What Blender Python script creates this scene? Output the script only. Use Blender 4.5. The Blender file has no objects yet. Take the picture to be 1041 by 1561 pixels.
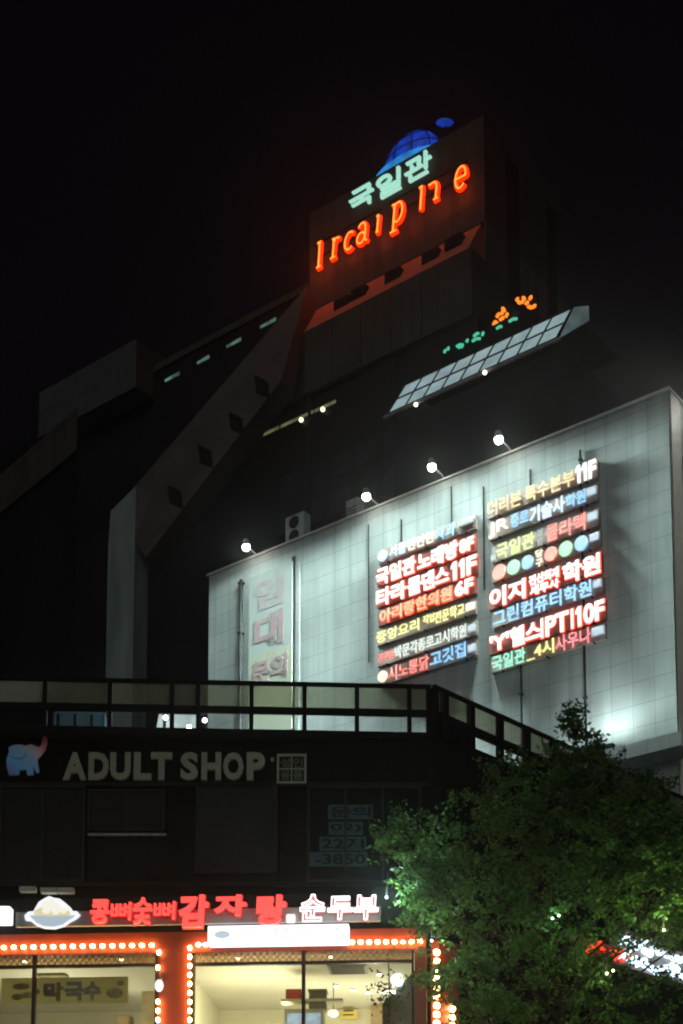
import bpy, bmesh, math, random
from mathutils import Vector, Matrix
random.seed(7)
SC = bpy.context.scene
COL = SC.collection

# ------------------------------------------------------------------ camera
FPX, CX, CY = 2310.0, 520.5, 1715.0          # focal length and principal point in photograph pixels (shifted lens)
TH = math.atan(0.1234)
CAM = Vector((0, 0, 1.6))
cd = bpy.data.cameras.new('camera'); cam = bpy.data.objects.new('camera', cd); COL.objects.link(cam)
cam.location = CAM; cam.rotation_euler = (math.pi/2 + TH, 0, 0)
cd.sensor_fit = 'VERTICAL'; cd.sensor_height = 36; cd.lens = 36*FPX/1561
cd.shift_y = (CY - 780.5)/1561
cd.clip_start = 0.5; cd.clip_end = 2000
SC.camera = cam
# ------------------------------------------------------------------ sky, faint city glow, exposure
w = bpy.data.worlds.new('World'); SC.world = w; w.use_nodes = True
bg = w.node_tree.nodes['Background']
bg.inputs[0].default_value = (0.0016, 0.0011, 0.0018, 1); bg.inputs[1].default_value = 1.0
sd = bpy.data.lights.new('night_sky_glow', 'SUN'); so = bpy.data.objects.new('night_sky_glow', sd); COL.objects.link(so)
sd.energy = 0.34; sd.angle = math.radians(40); sd.color = (0.93, 1.0, 0.92)
so.rotation_euler = (math.radians(55), 0, math.radians(-24))
SC.view_settings.view_transform = 'Standard'; SC.view_settings.look = 'None'
SC.view_settings.exposure = 0; SC.view_settings.gamma = 1
SC.render.engine = 'CYCLES'
SC.cycles.use_denoising = True
SC.cycles.pixel_filter_type = 'BLACKMAN_HARRIS'; SC.cycles.filter_width = 2.1
SC.cycles.max_bounces = 6; SC.cycles.transparent_max_bounces = 16
SC.cycles.sample_clamp_indirect = 4

# ------------------------------------------------------------------ helpers
FWD = Vector((0, math.cos(TH), math.sin(TH))); UP = Vector((0, -math.sin(TH), math.cos(TH))); RT = Vector((1, 0, 0))
def ray(px, py): return RT*((px-CX)/FPX) + UP*((CY-py)/FPX) + FWD
def atY(px, py, Y): r = ray(px, py); return CAM + r*(Y/r.y)
def atZ(px, py, Z): r = ray(px, py); return CAM + r*((Z-CAM.z)/r.z)
def hit(px, py, p, n):
    r = ray(px, py); return CAM + r*((p-CAM).dot(n)/r.dot(n))
class Fr:
    """vertical plane: a runs along u, z up, d out of the plane towards the street"""
    def __init__(s, o, u):
        s.o = Vector((o[0], o[1], 0)); s.u = Vector((u[0], u[1], 0)).normalized(); s.n = Vector((s.u.y, -s.u.x, 0))
    def P(s, a, z, d=0): return s.o + s.u*a + s.n*d + Vector((0, 0, z))
    def px(s, px, py, d=0):
        q = hit(px, py, s.o + s.n*d, s.n); v = q - s.o; return v.dot(s.u), q.z
    def a(s, px, py, d=0): return s.px(px, py, d)[0]
    def z(s, px, py, d=0): return s.px(px, py, d)[1]
class MB:
    def __init__(s): s.bm = bmesh.new()
    def poly(s, pts):
        try: s.bm.faces.new([s.bm.verts.new(p) for p in pts])
        except ValueError: pass
        return s
    def hexa(s, lo, hi):
        n = len(lo); a = [s.bm.verts.new(p) for p in lo]; b = [s.bm.verts.new(p) for p in hi]
        s.bm.faces.new(a[::-1]); s.bm.faces.new(b)
        for i in range(n): s.bm.faces.new((a[i], a[(i+1) % n], b[(i+1) % n], b[i]))
        return s
    def box(s, fr, a0, a1, z0, z1, d0, d1):
        q = [(a0, z0), (a1, z0), (a1, z1), (a0, z1)]
        return s.hexa([fr.P(a, z, d0) for a, z in q], [fr.P(a, z, d1) for a, z in q])
    def prism(s, fr, pl, d0, d1): return s.hexa([fr.P(a, z, d0) for a, z in pl], [fr.P(a, z, d1) for a, z in pl])
    def disc(s, fr, a, z, ra, rz, d0, d1, n=20):
        return s.prism(fr, [(a+ra*math.cos(t*2*math.pi/n), z+rz*math.sin(t*2*math.pi/n)) for t in range(n)], d0, d1)
    def tube(s, pts, r, n=8, taper=None):
        pts = [Vector(p) for p in pts]; rings = []
        for i, p in enumerate(pts):
            t = (pts[min(i+1, len(pts)-1)] - pts[max(i-1, 0)]).normalized()
            x = t.cross(Vector((0.31, 0.17, 0.93)));
            if x.length < 1e-3: x = t.cross(Vector((1, 0, 0)))
            x.normalize(); y = t.cross(x)
            rr = r if taper is None else r + (taper-r)*i/(len(pts)-1)
            rings.append([s.bm.verts.new(p + x*rr*math.cos(k*2*math.pi/n) + y*rr*math.sin(k*2*math.pi/n)) for k in range(n)])
        for A, B in zip(rings, rings[1:]):
            for k in range(n): s.bm.faces.new((A[k], A[(k+1) % n], B[(k+1) % n], B[k]))
        s.bm.faces.new(rings[0][::-1]); s.bm.faces.new(rings[-1]); return s
    def ball(s, c, r, sc=(1, 1, 1), seg=12):
        m = Matrix.Translation(c) @ Matrix.Diagonal((r*sc[0], r*sc[1], r*sc[2], 1))
        bmesh.ops.create_uvsphere(s.bm, u_segments=seg, v_segments=max(6, seg//2), radius=1, matrix=m); return s
    def bar(s, p, q, w, h=None):
        h = h or w; p = Vector(p); q = Vector(q); t = (q-p).normalized()
        x = t.cross(Vector((0, 0, 1)));
        if x.length < 1e-3: x = Vector((1, 0, 0))
        x.normalize(); y = x.cross(t)
        k = [(-1, -1), (1, -1), (1, 1), (-1, 1)]
        return s.hexa([p + x*w/2*i + y*h/2*j for i, j in k], [q + x*w/2*i + y*h/2*j for i, j in k])
    def mesh(s, me, f):
        vs = [s.bm.verts.new(f(v.co)) for v in me.vertices]
        for p in me.polygons:
            try: s.bm.faces.new([vs[i] for i in p.vertices])
            except ValueError: pass
        return s
    def build(s, name, mat, parent=None, smooth=False, bevel=0):
        if bevel:
            bmesh.ops.bevel(s.bm, geom=s.bm.edges[:], offset=bevel, segments=2, affect='EDGES', profile=0.5)
        bmesh.ops.recalc_face_normals(s.bm, faces=s.bm.faces)
        org = Vector((0, 0, 0))
        if parent is None:
            xs = [v.co for v in s.bm.verts]
            org = Vector(((min(v.x for v in xs)+max(v.x for v in xs))/2, (min(v.y for v in xs)+max(v.y for v in xs))/2, min(v.z for v in xs)))
        else:
            p = parent
            while p is not None: org = org + p.location; p = p.parent
        bmesh.ops.translate(s.bm, verts=s.bm.verts, vec=-org)
        me = bpy.data.meshes.new(name); s.bm.to_mesh(me); s.bm.free()
        if smooth:
            for p in me.polygons: p.use_smooth = True
        if mat: me.materials.append(mat)
        o = bpy.data.objects.new(name, me); COL.objects.link(o)
        if parent is None: o.location = org
        else: o.parent = parent
        return o
def tag(o, label, cat, group=None):
    o['label'] = label; o['category'] = cat
    if group: o['group'] = group
    return o
def thing(name, loc, label, cat, group=None):
    o = bpy.data.objects.new(name, None); COL.objects.link(o); o.location = loc; o.empty_display_size = 0.2
    return tag(o, label, cat, group)

# ------------------------------------------------------------------ materials
def newmat(name):
    m = bpy.data.materials.new(name); m.use_nodes = True; nt = m.node_tree
    return m, nt, nt.nodes['Principled BSDF']
def mat(name, c, rough=0.7, var=0.25, scale=3.0, metal=0, spec=0.4, streak=0.0):
    m, nt, b = newmat(name)
    tc = nt.nodes.new('ShaderNodeTexCoord'); n = nt.nodes.new('ShaderNodeTexNoise'); n.inputs['Scale'].default_value = scale; n.inputs['Detail'].default_value = 6
    mp = nt.nodes.new('ShaderNodeMapping'); mp.inputs['Scale'].default_value = (1, 1, 1 if not streak else streak)
    nt.links.new(tc.outputs['Object'], mp.inputs[0]); nt.links.new(mp.outputs[0], n.inputs['Vector'])
    r = nt.nodes.new('ShaderNodeValToRGB'); r.color_ramp.elements[0].position = 0.3; r.color_ramp.elements[1].position = 0.7
    r.color_ramp.elements[0].color = (*[x*(1-var) for x in c], 1); r.color_ramp.elements[1].color = (*[min(1, x*(1+var)) for x in c], 1)
    nt.links.new(n.outputs[0], r.inputs[0]); nt.links.new(r.outputs[0], b.inputs['Base Color'])
    b.inputs['Roughness'].default_value = rough; b.inputs['Metallic'].default_value = metal
    b.inputs['Specular IOR Level'].default_value = spec if max(c) > .1 or name == 'dark_glass' else .06
    return m
def emis(name, c, s, base=(0.12, 0.12, 0.12), var=0.0, scale=6.0):
    m, nt, b = newmat(name)
    b.inputs['Base Color'].default_value = (*base, 1); b.inputs['Emission Color'].default_value = (*c, 1); b.inputs['Emission Strength'].default_value = s
    b.inputs['Roughness'].default_value = 0.5
    if var:
        tc = nt.nodes.new('ShaderNodeTexCoord'); n = nt.nodes.new('ShaderNodeTexNoise'); n.inputs['Scale'].default_value = scale
        nt.links.new(tc.outputs['Object'], n.inputs['Vector'])
        mr = nt.nodes.new('ShaderNodeMapRange'); mr.inputs[1].default_value = 0.3; mr.inputs[2].default_value = 0.7
        mr.inputs[3].default_value = s*(1-var); mr.inputs[4].default_value = s*(1+var)
        nt.links.new(n.outputs[0], mr.inputs[0]); nt.links.new(mr.outputs[0], b.inputs['Emission Strength'])
    return m
def panelmat(name, u, c, w_, h_, joint, var=0.12, streak=0.35):
    """tiled cladding: a grid of joints along the wall plus rain streaks"""
    m, nt, b = newmat(name); N = nt.nodes.new; L = nt.links.new
    g = N('ShaderNodeNewGeometry')
    dt = N('ShaderNodeVectorMath'); dt.operation = 'DOT_PRODUCT'; dt.inputs[1].default_value = (u[0], u[1], 0); L(g.outputs['Position'], dt.inputs[0])
    sx = N('ShaderNodeSeparateXYZ'); L(g.outputs['Position'], sx.inputs[0])
    cb = N('ShaderNodeCombineXYZ'); L(dt.outputs['Value'], cb.inputs[0]); L(sx.outputs[2], cb.inputs[1])
    br = N('ShaderNodeTexBrick'); br.offset = 0.0; br.squash = 1.0
    br.inputs['Color1'].default_value = (*[x*(1-var) for x in c], 1); br.inputs['Color2'].default_value = (*[min(1, x*(1+var)) for x in c], 1)
    br.inputs['Mortar'].default_value = (*[x*joint for x in c], 1)
    br.inputs['Scale'].default_value = 1; br.inputs['Mortar Size'].default_value = 0.022; br.inputs['Mortar Smooth'].default_value = 0.3
    br.inputs['Brick Width'].default_value = w_; br.inputs['Row Height'].default_value = h_
    L(cb.outputs[0], br.inputs['Vector'])
    mp = N('ShaderNodeMapping'); mp.inputs['Scale'].default_value = (1.6, 0.10, 1); L(cb.outputs[0], mp.inputs[0])
    no = N('ShaderNodeTexNoise'); no.inputs['Scale'].default_value = 1.4; no.inputs['Detail'].default_value = 7; L(mp.outputs[0], no.inputs['Vector'])
    r = N('ShaderNodeMapRange'); r.inputs[1].default_value = 0.35; r.inputs[2].default_value = 0.7; r.inputs[3].default_value = 1-streak; r.inputs[4].default_value = 1.05; L(no.outputs[0], r.inputs[0])
    n2 = N('ShaderNodeTexNoise'); n2.inputs['Scale'].default_value = 0.5; n2.inputs['Detail'].default_value = 8; L(cb.outputs[0], n2.inputs['Vector'])
    r2 = N('ShaderNodeMapRange'); r2.inputs[1].default_value = 0.3; r2.inputs[2].default_value = 0.7; r2.inputs[3].default_value = 0.8; r2.inputs[4].default_value = 1.1; L(n2.outputs[0], r2.inputs[0])
    mu = N('ShaderNodeMath'); mu.operation = 'MULTIPLY'; L(r.outputs[0], mu.inputs[0]); L(r2.outputs[0], mu.inputs[1])
    sc = N('ShaderNodeVectorMath'); sc.operation = 'SCALE'; L(br.outputs['Color'], sc.inputs[0]); L(mu.outputs[0], sc.inputs['Scale'])
    L(sc.outputs[0], b.inputs['Base Color']); b.inputs['Roughness'].default_value = 0.7; b.inputs['Specular IOR Level'].default_value = .3 if c[0] > .2 else .03
    bp = N('ShaderNodeBump'); bp.inputs['Strength'].default_value = 0.3; bp.inputs['Distance'].default_value = 0.02; L(br.outputs['Fac'], bp.inputs['Height']); bp.invert = True
    L(bp.outputs[0], b.inputs['Normal'])
    return m
def glassmat(name, tint, gloss=0.06, frost=0.0, frostc=(0.6, 0.58, 0.45)):
    m, nt, b = newmat(name); N = nt.nodes.new; L = nt.links.new
    nt.nodes.remove(b); out = nt.nodes['Material Output']
    t = N('ShaderNodeBsdfTransparent'); t.inputs[0].default_value = (*tint, 1)
    g = N('ShaderNodeBsdfGlossy'); g.inputs['Roughness'].default_value = 0.05
    mx = N('ShaderNodeMixShader'); mx.inputs[0].default_value = gloss; L(t.outputs[0], mx.inputs[1]); L(g.outputs[0], mx.inputs[2])
    last = mx
    if frost:
        tr = N('ShaderNodeBsdfTranslucent'); tr.inputs[0].default_value = (*frostc, 1)
        d = N('ShaderNodeBsdfDiffuse'); d.inputs[0].default_value = (*frostc, 1)
        m2 = N('ShaderNodeMixShader'); m2.inputs[0].default_value = 0.4; L(tr.outputs[0], m2.inputs[1]); L(d.outputs[0], m2.inputs[2])
        m3 = N('ShaderNodeMixShader'); m3.inputs[0].default_value = frost; L(mx.outputs[0], m3.inputs[1]); L(m2.outputs[0], m3.inputs[2]); last = m3
    L(last.outputs[0], out.inputs[0]); return m
M = {}
M['asphalt'] = mat('asphalt', (0.05, 0.05, 0.05), 0.9, 0.3, 2)
M['black_metal'] = mat('black_metal', (0.012, 0.012, 0.013), 0.5)
M['dark_frame'] = mat('dark_frame', (0.006, 0.006, 0.0065), 0.6)
M['grey_metal'] = mat('grey_metal', (0.22, 0.23, 0.23), 0.5, 0.3, 4)
M['white_metal'] = mat('white_metal', (0.55, 0.56, 0.55), 0.5, 0.15, 4)
M['dark_glass'] = mat('dark_glass', (0.006, 0.007, 0.009), 0.12, 0.3, 1, spec=0.5)
M['void'] = mat('void', (0.004, 0.004, 0.005), 0.8)
M['cable'] = mat('cable', (0.02, 0.02, 0.02), 0.7)

# ------------------------------------------------------------------ lettering
_tc = {}
def textmesh(s, bold=0.03, outline=0.0, res=3):
    k = (s, bold, outline)
    if k in _tc: return _tc[k]
    c = bpy.data.curves.new('t', 'FONT'); c.body = s; c.resolution_u = res
    if outline:
        c.fill_mode = 'NONE'; c.bevel_depth = outline; c.bevel_resolution = 1; c.offset = bold
    else:
        c.offset = bold; c.extrude = 0.5
    o = bpy.data.objects.new('t', c); COL.objects.link(o)
    dg = bpy.context.evaluated_depsgraph_get()
    me = bpy.data.meshes.new_from_object(o.evaluated_get(dg))
    bpy.data.objects.remove(o)
    xs = [v.co.x for v in me.vertices]; ys = [v.co.y for v in me.vertices]; zs = [v.co.z for v in me.vertices]
    r = (me, min(xs), max(xs), min(ys), max(ys), min(zs), max(zs)); _tc[k] = r
    return r
def put_text(mb, fr, s, a0, a1, z0, z1, d0, d1, bold=0.03, outline=0.0, grow=0.0, slant=0.0, curve=None):
    me, x0, x1, y0, y1, w0, w1 = textmesh(s, bold, outline)
    a0 -= grow; a1 += grow; z0 -= grow; z1 += grow
    def f(c):
        tx = (c.x-x0)/(x1-x0); ty = (c.y-y0)/(y1-y0); tz = (c.z-w0)/(w1-w0)
        return fr.P(a0+(a1-a0)*tx + slant*(ty-.5)*(z1-z0), z0+(z1-z0)*ty, d0+(d1-d0)*tz)
    return mb.mesh(me, f)

# ------------------------------------------------------------------ frames of the place
A = Fr(atY(655, 1043, 30.4), (1, 0))                       # low front building, street front
pr = atY(640, 1437, 29.6); pl = atZ(0, 1447, pr.z)
S = Fr(pr, (pr - pl).xy)                                   # its restaurant storey, slightly turned
gr_ = atY(655, 1043, 30.4); gl_ = atZ(0, 1030, gr_.z)
G = Fr(gr_, (gr_ - gl_).xy)                                # roof railing along the street
rc = atY(664, 1043, 30.4); rf = atZ(1041, 1213, rc.z)
R = Fr(rc, (rf - rc).xy)                                   # right hand side of the front building
UW = Vector((0.787, -0.617, 0)).normalized()
wc = atY(1018, 595, 55.0)
W = Fr(wc, UW)                                             # big pale wall
WR = Fr(wc, (-UW.y, UW.x))                                 # its right hand side
T = Fr(Vector((wc.x, wc.y, 0)) - W.n*14, UW)               # tower front
ZW = wc.z

# ------------------------------------------------------------------ ground
mb = MB(); mb.poly([(-150, -50, 0), (150, -50, 0), (150, 240, 0), (-150, 240, 0)])
g = mb.build('ground', M['asphalt']); g['kind'] = 'structure'

# ------------------------------------------------------------------ big pale wall building
M['pale_clad'] = panelmat('pale_clad', UW, (0.43, 0.47, 0.465), 0.92, 0.92, 0.72, 0.03, 0.16)
M['pale_clad_side'] = panelmat('pale_clad_side', (-UW.y, UW.x), (0.5, 0.52, 0.5), 0.92, 0.92, 0.5, 0.05, 0.3)
aL = W.a(319, 881)
bW = thing('pale_building', W.P(aL/2, 0, -5), 'large pale tiled windowless building wall carrying two columns of lit signs', 'building')
MB().box(W, aL, 0, 0, ZW, -10, 0).build('wall', M['pale_clad'], bW)
mb = MB(); mb.box(W, aL-.1, 0.1, ZW+.003, ZW+.09, -10.1, .10); mb.build('coping', M['white_metal'], bW)
# right hand return with its white corner strip and dark slot window
mb = MB(); mb.box(WR, .12, .95, 0, ZW-.02, 0.003, .06); mb.build('corner_panel', mat('corner_paint', (.62, .6, .55), .6, .1), bW)
mb = MB(); mb.box(WR, 1.15, 1.5, 8, ZW-2.2, 0.003, .05); mb.build('window', M['dark_glass'], bW)
# ledge low on the right
zl1, zl0 = W.z(1000, 1124, .7), W.z(1000, 1146, .7)
al0 = W.a(880, 1160, .7)
mb = MB(); mb.prism(Fr(W.P(al0, 0, 0), W.n*-1), [(-.003, zl0-.35), (-.003, zl1+.12), (-.75, zl1), (-.75, zl0)], -(-al0+.6), 0) if False else mb.hexa(
    [W.P(al0, z, d) for d, z in ((.003, zl0-.25), (.003, zl1+.1), (.75, zl1), (.75, zl0))],
    [W.P(.5, z, d) for d, z in ((.003, zl0-.25), (.003, zl1+.1), (.75, zl1), (.75, zl0))])
mb.build('ledge', M['pale_clad'], bW)
# drain pipes and dark seams on the wall
def pipe(px, y0, y1, r, m='cable'):
    a_, z1 = W.px(px, y0, .1); z0 = W.z(px, y1, .1)
    mb = MB(); mb.tube([W.P(a_, z0, r+.03), W.P(a_, z1, r+.03)], r, 10)
    for k in range(int((z1-z0)/2.5)+1): mb.box(W, a_-r*1.5, a_+r*1.5, z0+2.5*k, z0+2.5*k+.07, 0.003, r*2+.05)
    mb.build('drain_pipe', M[m], bW)
pipe(368, 884, 1120, .09); pipe(884, 686, 1160, .05); pipe(793, 985, 1150, .05)
for px, y0, y1 in ((612, 792, 838), (688, 742, 800), (808, 716, 760), (737, 742, 900), (562, 800, 1010)):
    a_, z1 = W.px(px, y0); z0 = W.z(px, y1)
    MB().box(W, a_-.025, a_+.025, z0, z1, .003, .03).build('joint_strip', M['grey_metal' if px > 930 else 'cable'], bW)
# pilaster duct beside the banner
a_, z1 = W.px(450, 842); z0 = 6
mb = MB(); mb.box(W, a_-.16, a_+.02, z0, z1-.2, .003, .06); mb.build('duct', M['cable'], bW)
mb = MB(); mb.box(W, a_+.03, a_+.30, z0, z1-.55, .003, .03); mb.build('duct', M['pale_clad'], bW)
# banner
ab0, ab1 = W.a(378, 950, .15), W.a(444, 950, .15); zb1 = W.z(410, 868, .15); zb0 = W.z(410, 1120, .15); zbm = W.z(410, 992, .15)
ban = thing('wall_banner', W.P((ab0+ab1)/2, zb0, .1), 'tall faded vertical banner with pink letters on the left of the pale wall', 'banner')
MB().box(W, ab0, ab1, zbm, zb1, .06, .09).build('cloth', mat('banner_cloth', (.33, .36, .345), .8, .06, 1.5), ban)
MB().box(W, ab0, ab1, zb0, zbm-.003, .06, .09).build('cloth', mat('banner_yellow', (.36, .365, .29), .8, .06, 1.5), ban)
pk = mat('banner_pink', (.325, .225, .235), .8, .2, 2)
def btxt(s, x0, x1, y0, y1, m):
    c = (x0+x1)/2; mb = MB()
    put_text(mb, W, s, W.a(x0, (y0+y1)/2, .1), W.a(x1, (y0+y1)/2, .1), W.z(c, y1, .1), W.z(c, y0, .1), .092, .10, .035); mb.build('lettering', m, ban)
btxt('임', 388, 432, 880, 926, mat('banner_pale', (.335, .29, .29), .8, .2, 2)); btxt('대', 388, 432, 934, 986, pk); btxt('문의', 384, 438, 1002, 1038, pk)

def washer(l, n, k, power, cap):
    # asymmetric wall washer distribution: intensity grows away from the wall normal
    l.use_nodes = True; nt = l.node_tree; e = nt.nodes['Emission']
    tc = nt.nodes.new('ShaderNodeTexCoord'); d = nt.nodes.new('ShaderNodeVectorMath'); d.operation = 'DOT_PRODUCT'; d.inputs[1].default_value = n
    nt.links.new(tc.outputs['Normal'], d.inputs[0])
    a = nt.nodes.new('ShaderNodeMath'); a.operation = 'ABSOLUTE'; nt.links.new(d.outputs['Value'], a.inputs[0])
    m = nt.nodes.new('ShaderNodeMath'); m.operation = 'MAXIMUM'; m.inputs[1].default_value = cap; nt.links.new(a.outputs[0], m.inputs[0])
    p = nt.nodes.new('ShaderNodeMath'); p.operation = 'POWER'; p.inputs[1].default_value = -k; nt.links.new(m.outputs[0], p.inputs[0])
    nt.links.new(p.outputs[0], e.inputs['Strength']); l.energy = power
# flood lamps along the wall top
M['lamp_lens'] = emis('lamp_lens', (1, .95, .8), 30)
def flood(px, py, bx, by, power, label):
    d = .95
    a_, z_ = W.px(px, py, d); ab = W.a(bx, by, 0)
    root = thing('flood_lamp', W.P(ab, ZW, 0), label, 'floodlight', 'floodlights along the top of the pale wall')
    mb = MB(); mb.tube([W.P(ab, ZW+.1, -.05), W.P(ab, z_-.05, .2), W.P(a_, z_+.02, d-.1)], .035, 8)
    mb.build('arm', M['white_metal'], root)
    hd = MB(); n = 14; rings = []
    ax = (W.P(ab, ZW-6.5, 0) - W.P(a_, z_, d)).normalized()
    x = ax.cross(Vector((0, 0, 1))).normalized(); y = ax.cross(x); c = W.P(a_, z_, d)
    hd.tube([c - ax*.30, c - ax*.2, c - ax*.02], .10, 12, .20)
    hd.build('lamp_head', M['grey_metal'], root, True)
    MB().ball(c + ax*.06, .18).build('lens', M['lamp_lens'], root, True)
    l = bpy.data.lights.new('flood_light', 'SPOT'); lo = bpy.data.objects.new('flood_light', l); COL.objects.link(lo)
    washer(l, W.n, 2.38, power*1.04, .05); l.color = (.76, 1.0, .95); l.spot_size = math.radians(178); l.spot_blend = .3; l.shadow_soft_size = .4
    p = c + ax*.28; lo.location = p - root.location; lo.parent = root
flood(375, 832, 393, 846, 38, 'leftmost lit floodlight on an arm above the banner')
flood(558, 755, 578, 768, 38, 'lit floodlight on the wall top just right of the small dark box')
flood(658, 710, 677, 724, 46, 'brightest lit floodlight, above the left edge of the right sign column')
flood(760, 668, 779, 686, 38, 'rightmost lit floodlight on an arm along the pale wall top')
a_, z_ = WR.a(1046, 640) , ZW
rl2 = thing('flood_lamp', WR.P(2.2, ZW, 0), 'floodlight washing the narrow pale return face at the right edge', 'floodlight')
mb = MB(); mb.tube([WR.P(2.2, ZW+.1, -.05), WR.P(2.2, ZW+.35, .2), WR.P(2.2, ZW+.45, .85)], .035, 8); mb.build('arm', M['white_metal'], rl2)
MB().ball(WR.P(2.2, ZW+.42, .95), .16).build('lens', M['lamp_lens'], rl2, True)
l = bpy.data.lights.new('flood_light', 'SPOT'); lo = bpy.data.objects.new('flood_light', l); COL.objects.link(lo)
washer(l, WR.n, 2.3, 20, .05); l.color = (.95, 1, .9); l.spot_size = math.radians(178); l.spot_blend = .3; l.shadow_soft_size = .3
lo.location = WR.P(2.2, ZW+.2, 1.15) - rl2.location; lo.parent = rl2
# up-light standing on the ledge
ua, uz = W.px(928, 1138, .45)
ul = thing('uplight', W.P(ua, zl1+.08, .5), 'floodlight on the wall ledge washing the lower right of the pale wall', 'floodlight')
MB().box(W, ua-.2, ua+.2, zl1+.085, zl1+.3, .3, .55).build('housing', M['black_metal'], ul)
l = bpy.data.lights.new('up_light', 'SPOT'); lo = bpy.data.objects.new('up_light', l); COL.objects.link(lo)
washer(l, W.n, .5, 270, .3); l.color = (.82, 1, .96); l.spot_size = math.radians(176); l.spot_blend = .5; l.shadow_soft_size = .4
p = W.P(ua, zl1+.35, 1.5); lo.location = p - ul.location; lo.parent = ul
lo.rotation_euler = (math.pi, 0, 0)

# outdoor unit and small box on the roof edge
a0_, zt = W.px(435, 790, -.3); a1_ = W.a(463, 800, -.3)
ac = thing('air_conditioner', W.P(a0_, ZW, -.4), 'two fan air conditioner outdoor unit on the pale wall roof edge', 'air conditioner')
mb = MB(); mb.box(W, a0_, a1_, ZW+.1, zt, -.8, -.3); mb.build('casing', mat('ac_paint', (.35, .42, .46), .5, .15), ac, bevel=.02)
for k in (.28, .74):
    zz = ZW+.1+(zt-ZW-.1)*k
    MB().disc(W, (a0_+a1_)/2-.03, zz, .3, .3, -.297, -.28).build('fan', M['void'], ac)
    mb = MB()
    for j in range(4): mb.box(W, (a0_+a1_)/2-.3, (a0_+a1_)/2+.24, zz-.2+.13*j, zz-.19+.13*j, -.279, -.27)
    mb.build('grille', M['grey_metal'], ac)
a0_, zt = W.px(527, 764, -.3); a1_ = W.a(545, 770, -.3)
bx_ = thing('roof_box', W.P(a0_, ZW, -.5), 'small dark slatted box on the roof left of the second floodlight', 'box')
MB().box(W, a0_, a1_, ZW+.1, zt, -.8, -.3).build('casing', M['grey_metal'], bx_, bevel=.02)
mb = MB()
for j in range(5): mb.box(W, a0_+.04, a1_-.04, ZW+.16+.14*j, ZW+.2+.14*j, -.299, -.28)
mb.build('louvre', M['black_metal'], bx_)

# ------------------------------------------------------------------ lit sign rows on the pale wall
EM = dict(
    white=emis('neon_white', (1, .97, .93), 1.3), blue=emis('neon_blue', (.16, .50, 1), .9), pale=emis('neon_paleblue', (.55, .75, 1), 1.1),
    gold=emis('neon_gold', (.95, .68, .25), .8), yellow=emis('neon_yellow', (.95, .88, .22), .95), lime=emis('neon_lime', (.72, .85, .12), .9),
    orange=emis('neon_orange', (1, .40, .10), .85), red=emis('neon_red', (1, .09, .04), .9), pink=emis('neon_pink', (1, .12, .16), .9),
    mint=emis('neon_mint', (.30, .92, .62), .85), green=emis('ball_green', (.35, .85, .45), .75), cream=emis('neon_cream', (1, .86, .6), 1.0),
    ballred=emis('ball_red', (1, .15, .05), .85), ballblue=emis('ball_blue', (.2, .5, .85), .85), dim=emis('neon_dim', (.5, .55, .5), .45),
    offwhite=emis('neon_offwhite', (.75, .82, .75), .85), blush=emis('neon_blush', (1, .72, .62), 1.1), lightblue=emis('neon_lightblue', (.25, .6, 1), .95), plate=emis('plate_white', (.65, .78, 1), .5, var=.3, scale=3))
EM['halo'] = emis('red_halo', (1, .07, .02), 3.0)  # added glowing layer, imitates the red halo round the letters
M['board_dark'] = mat('board_dark', (.36, .28, .24), .6); M['board_red'] = mat('board_red', (.36, .10, .07), .6, .15)
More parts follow.
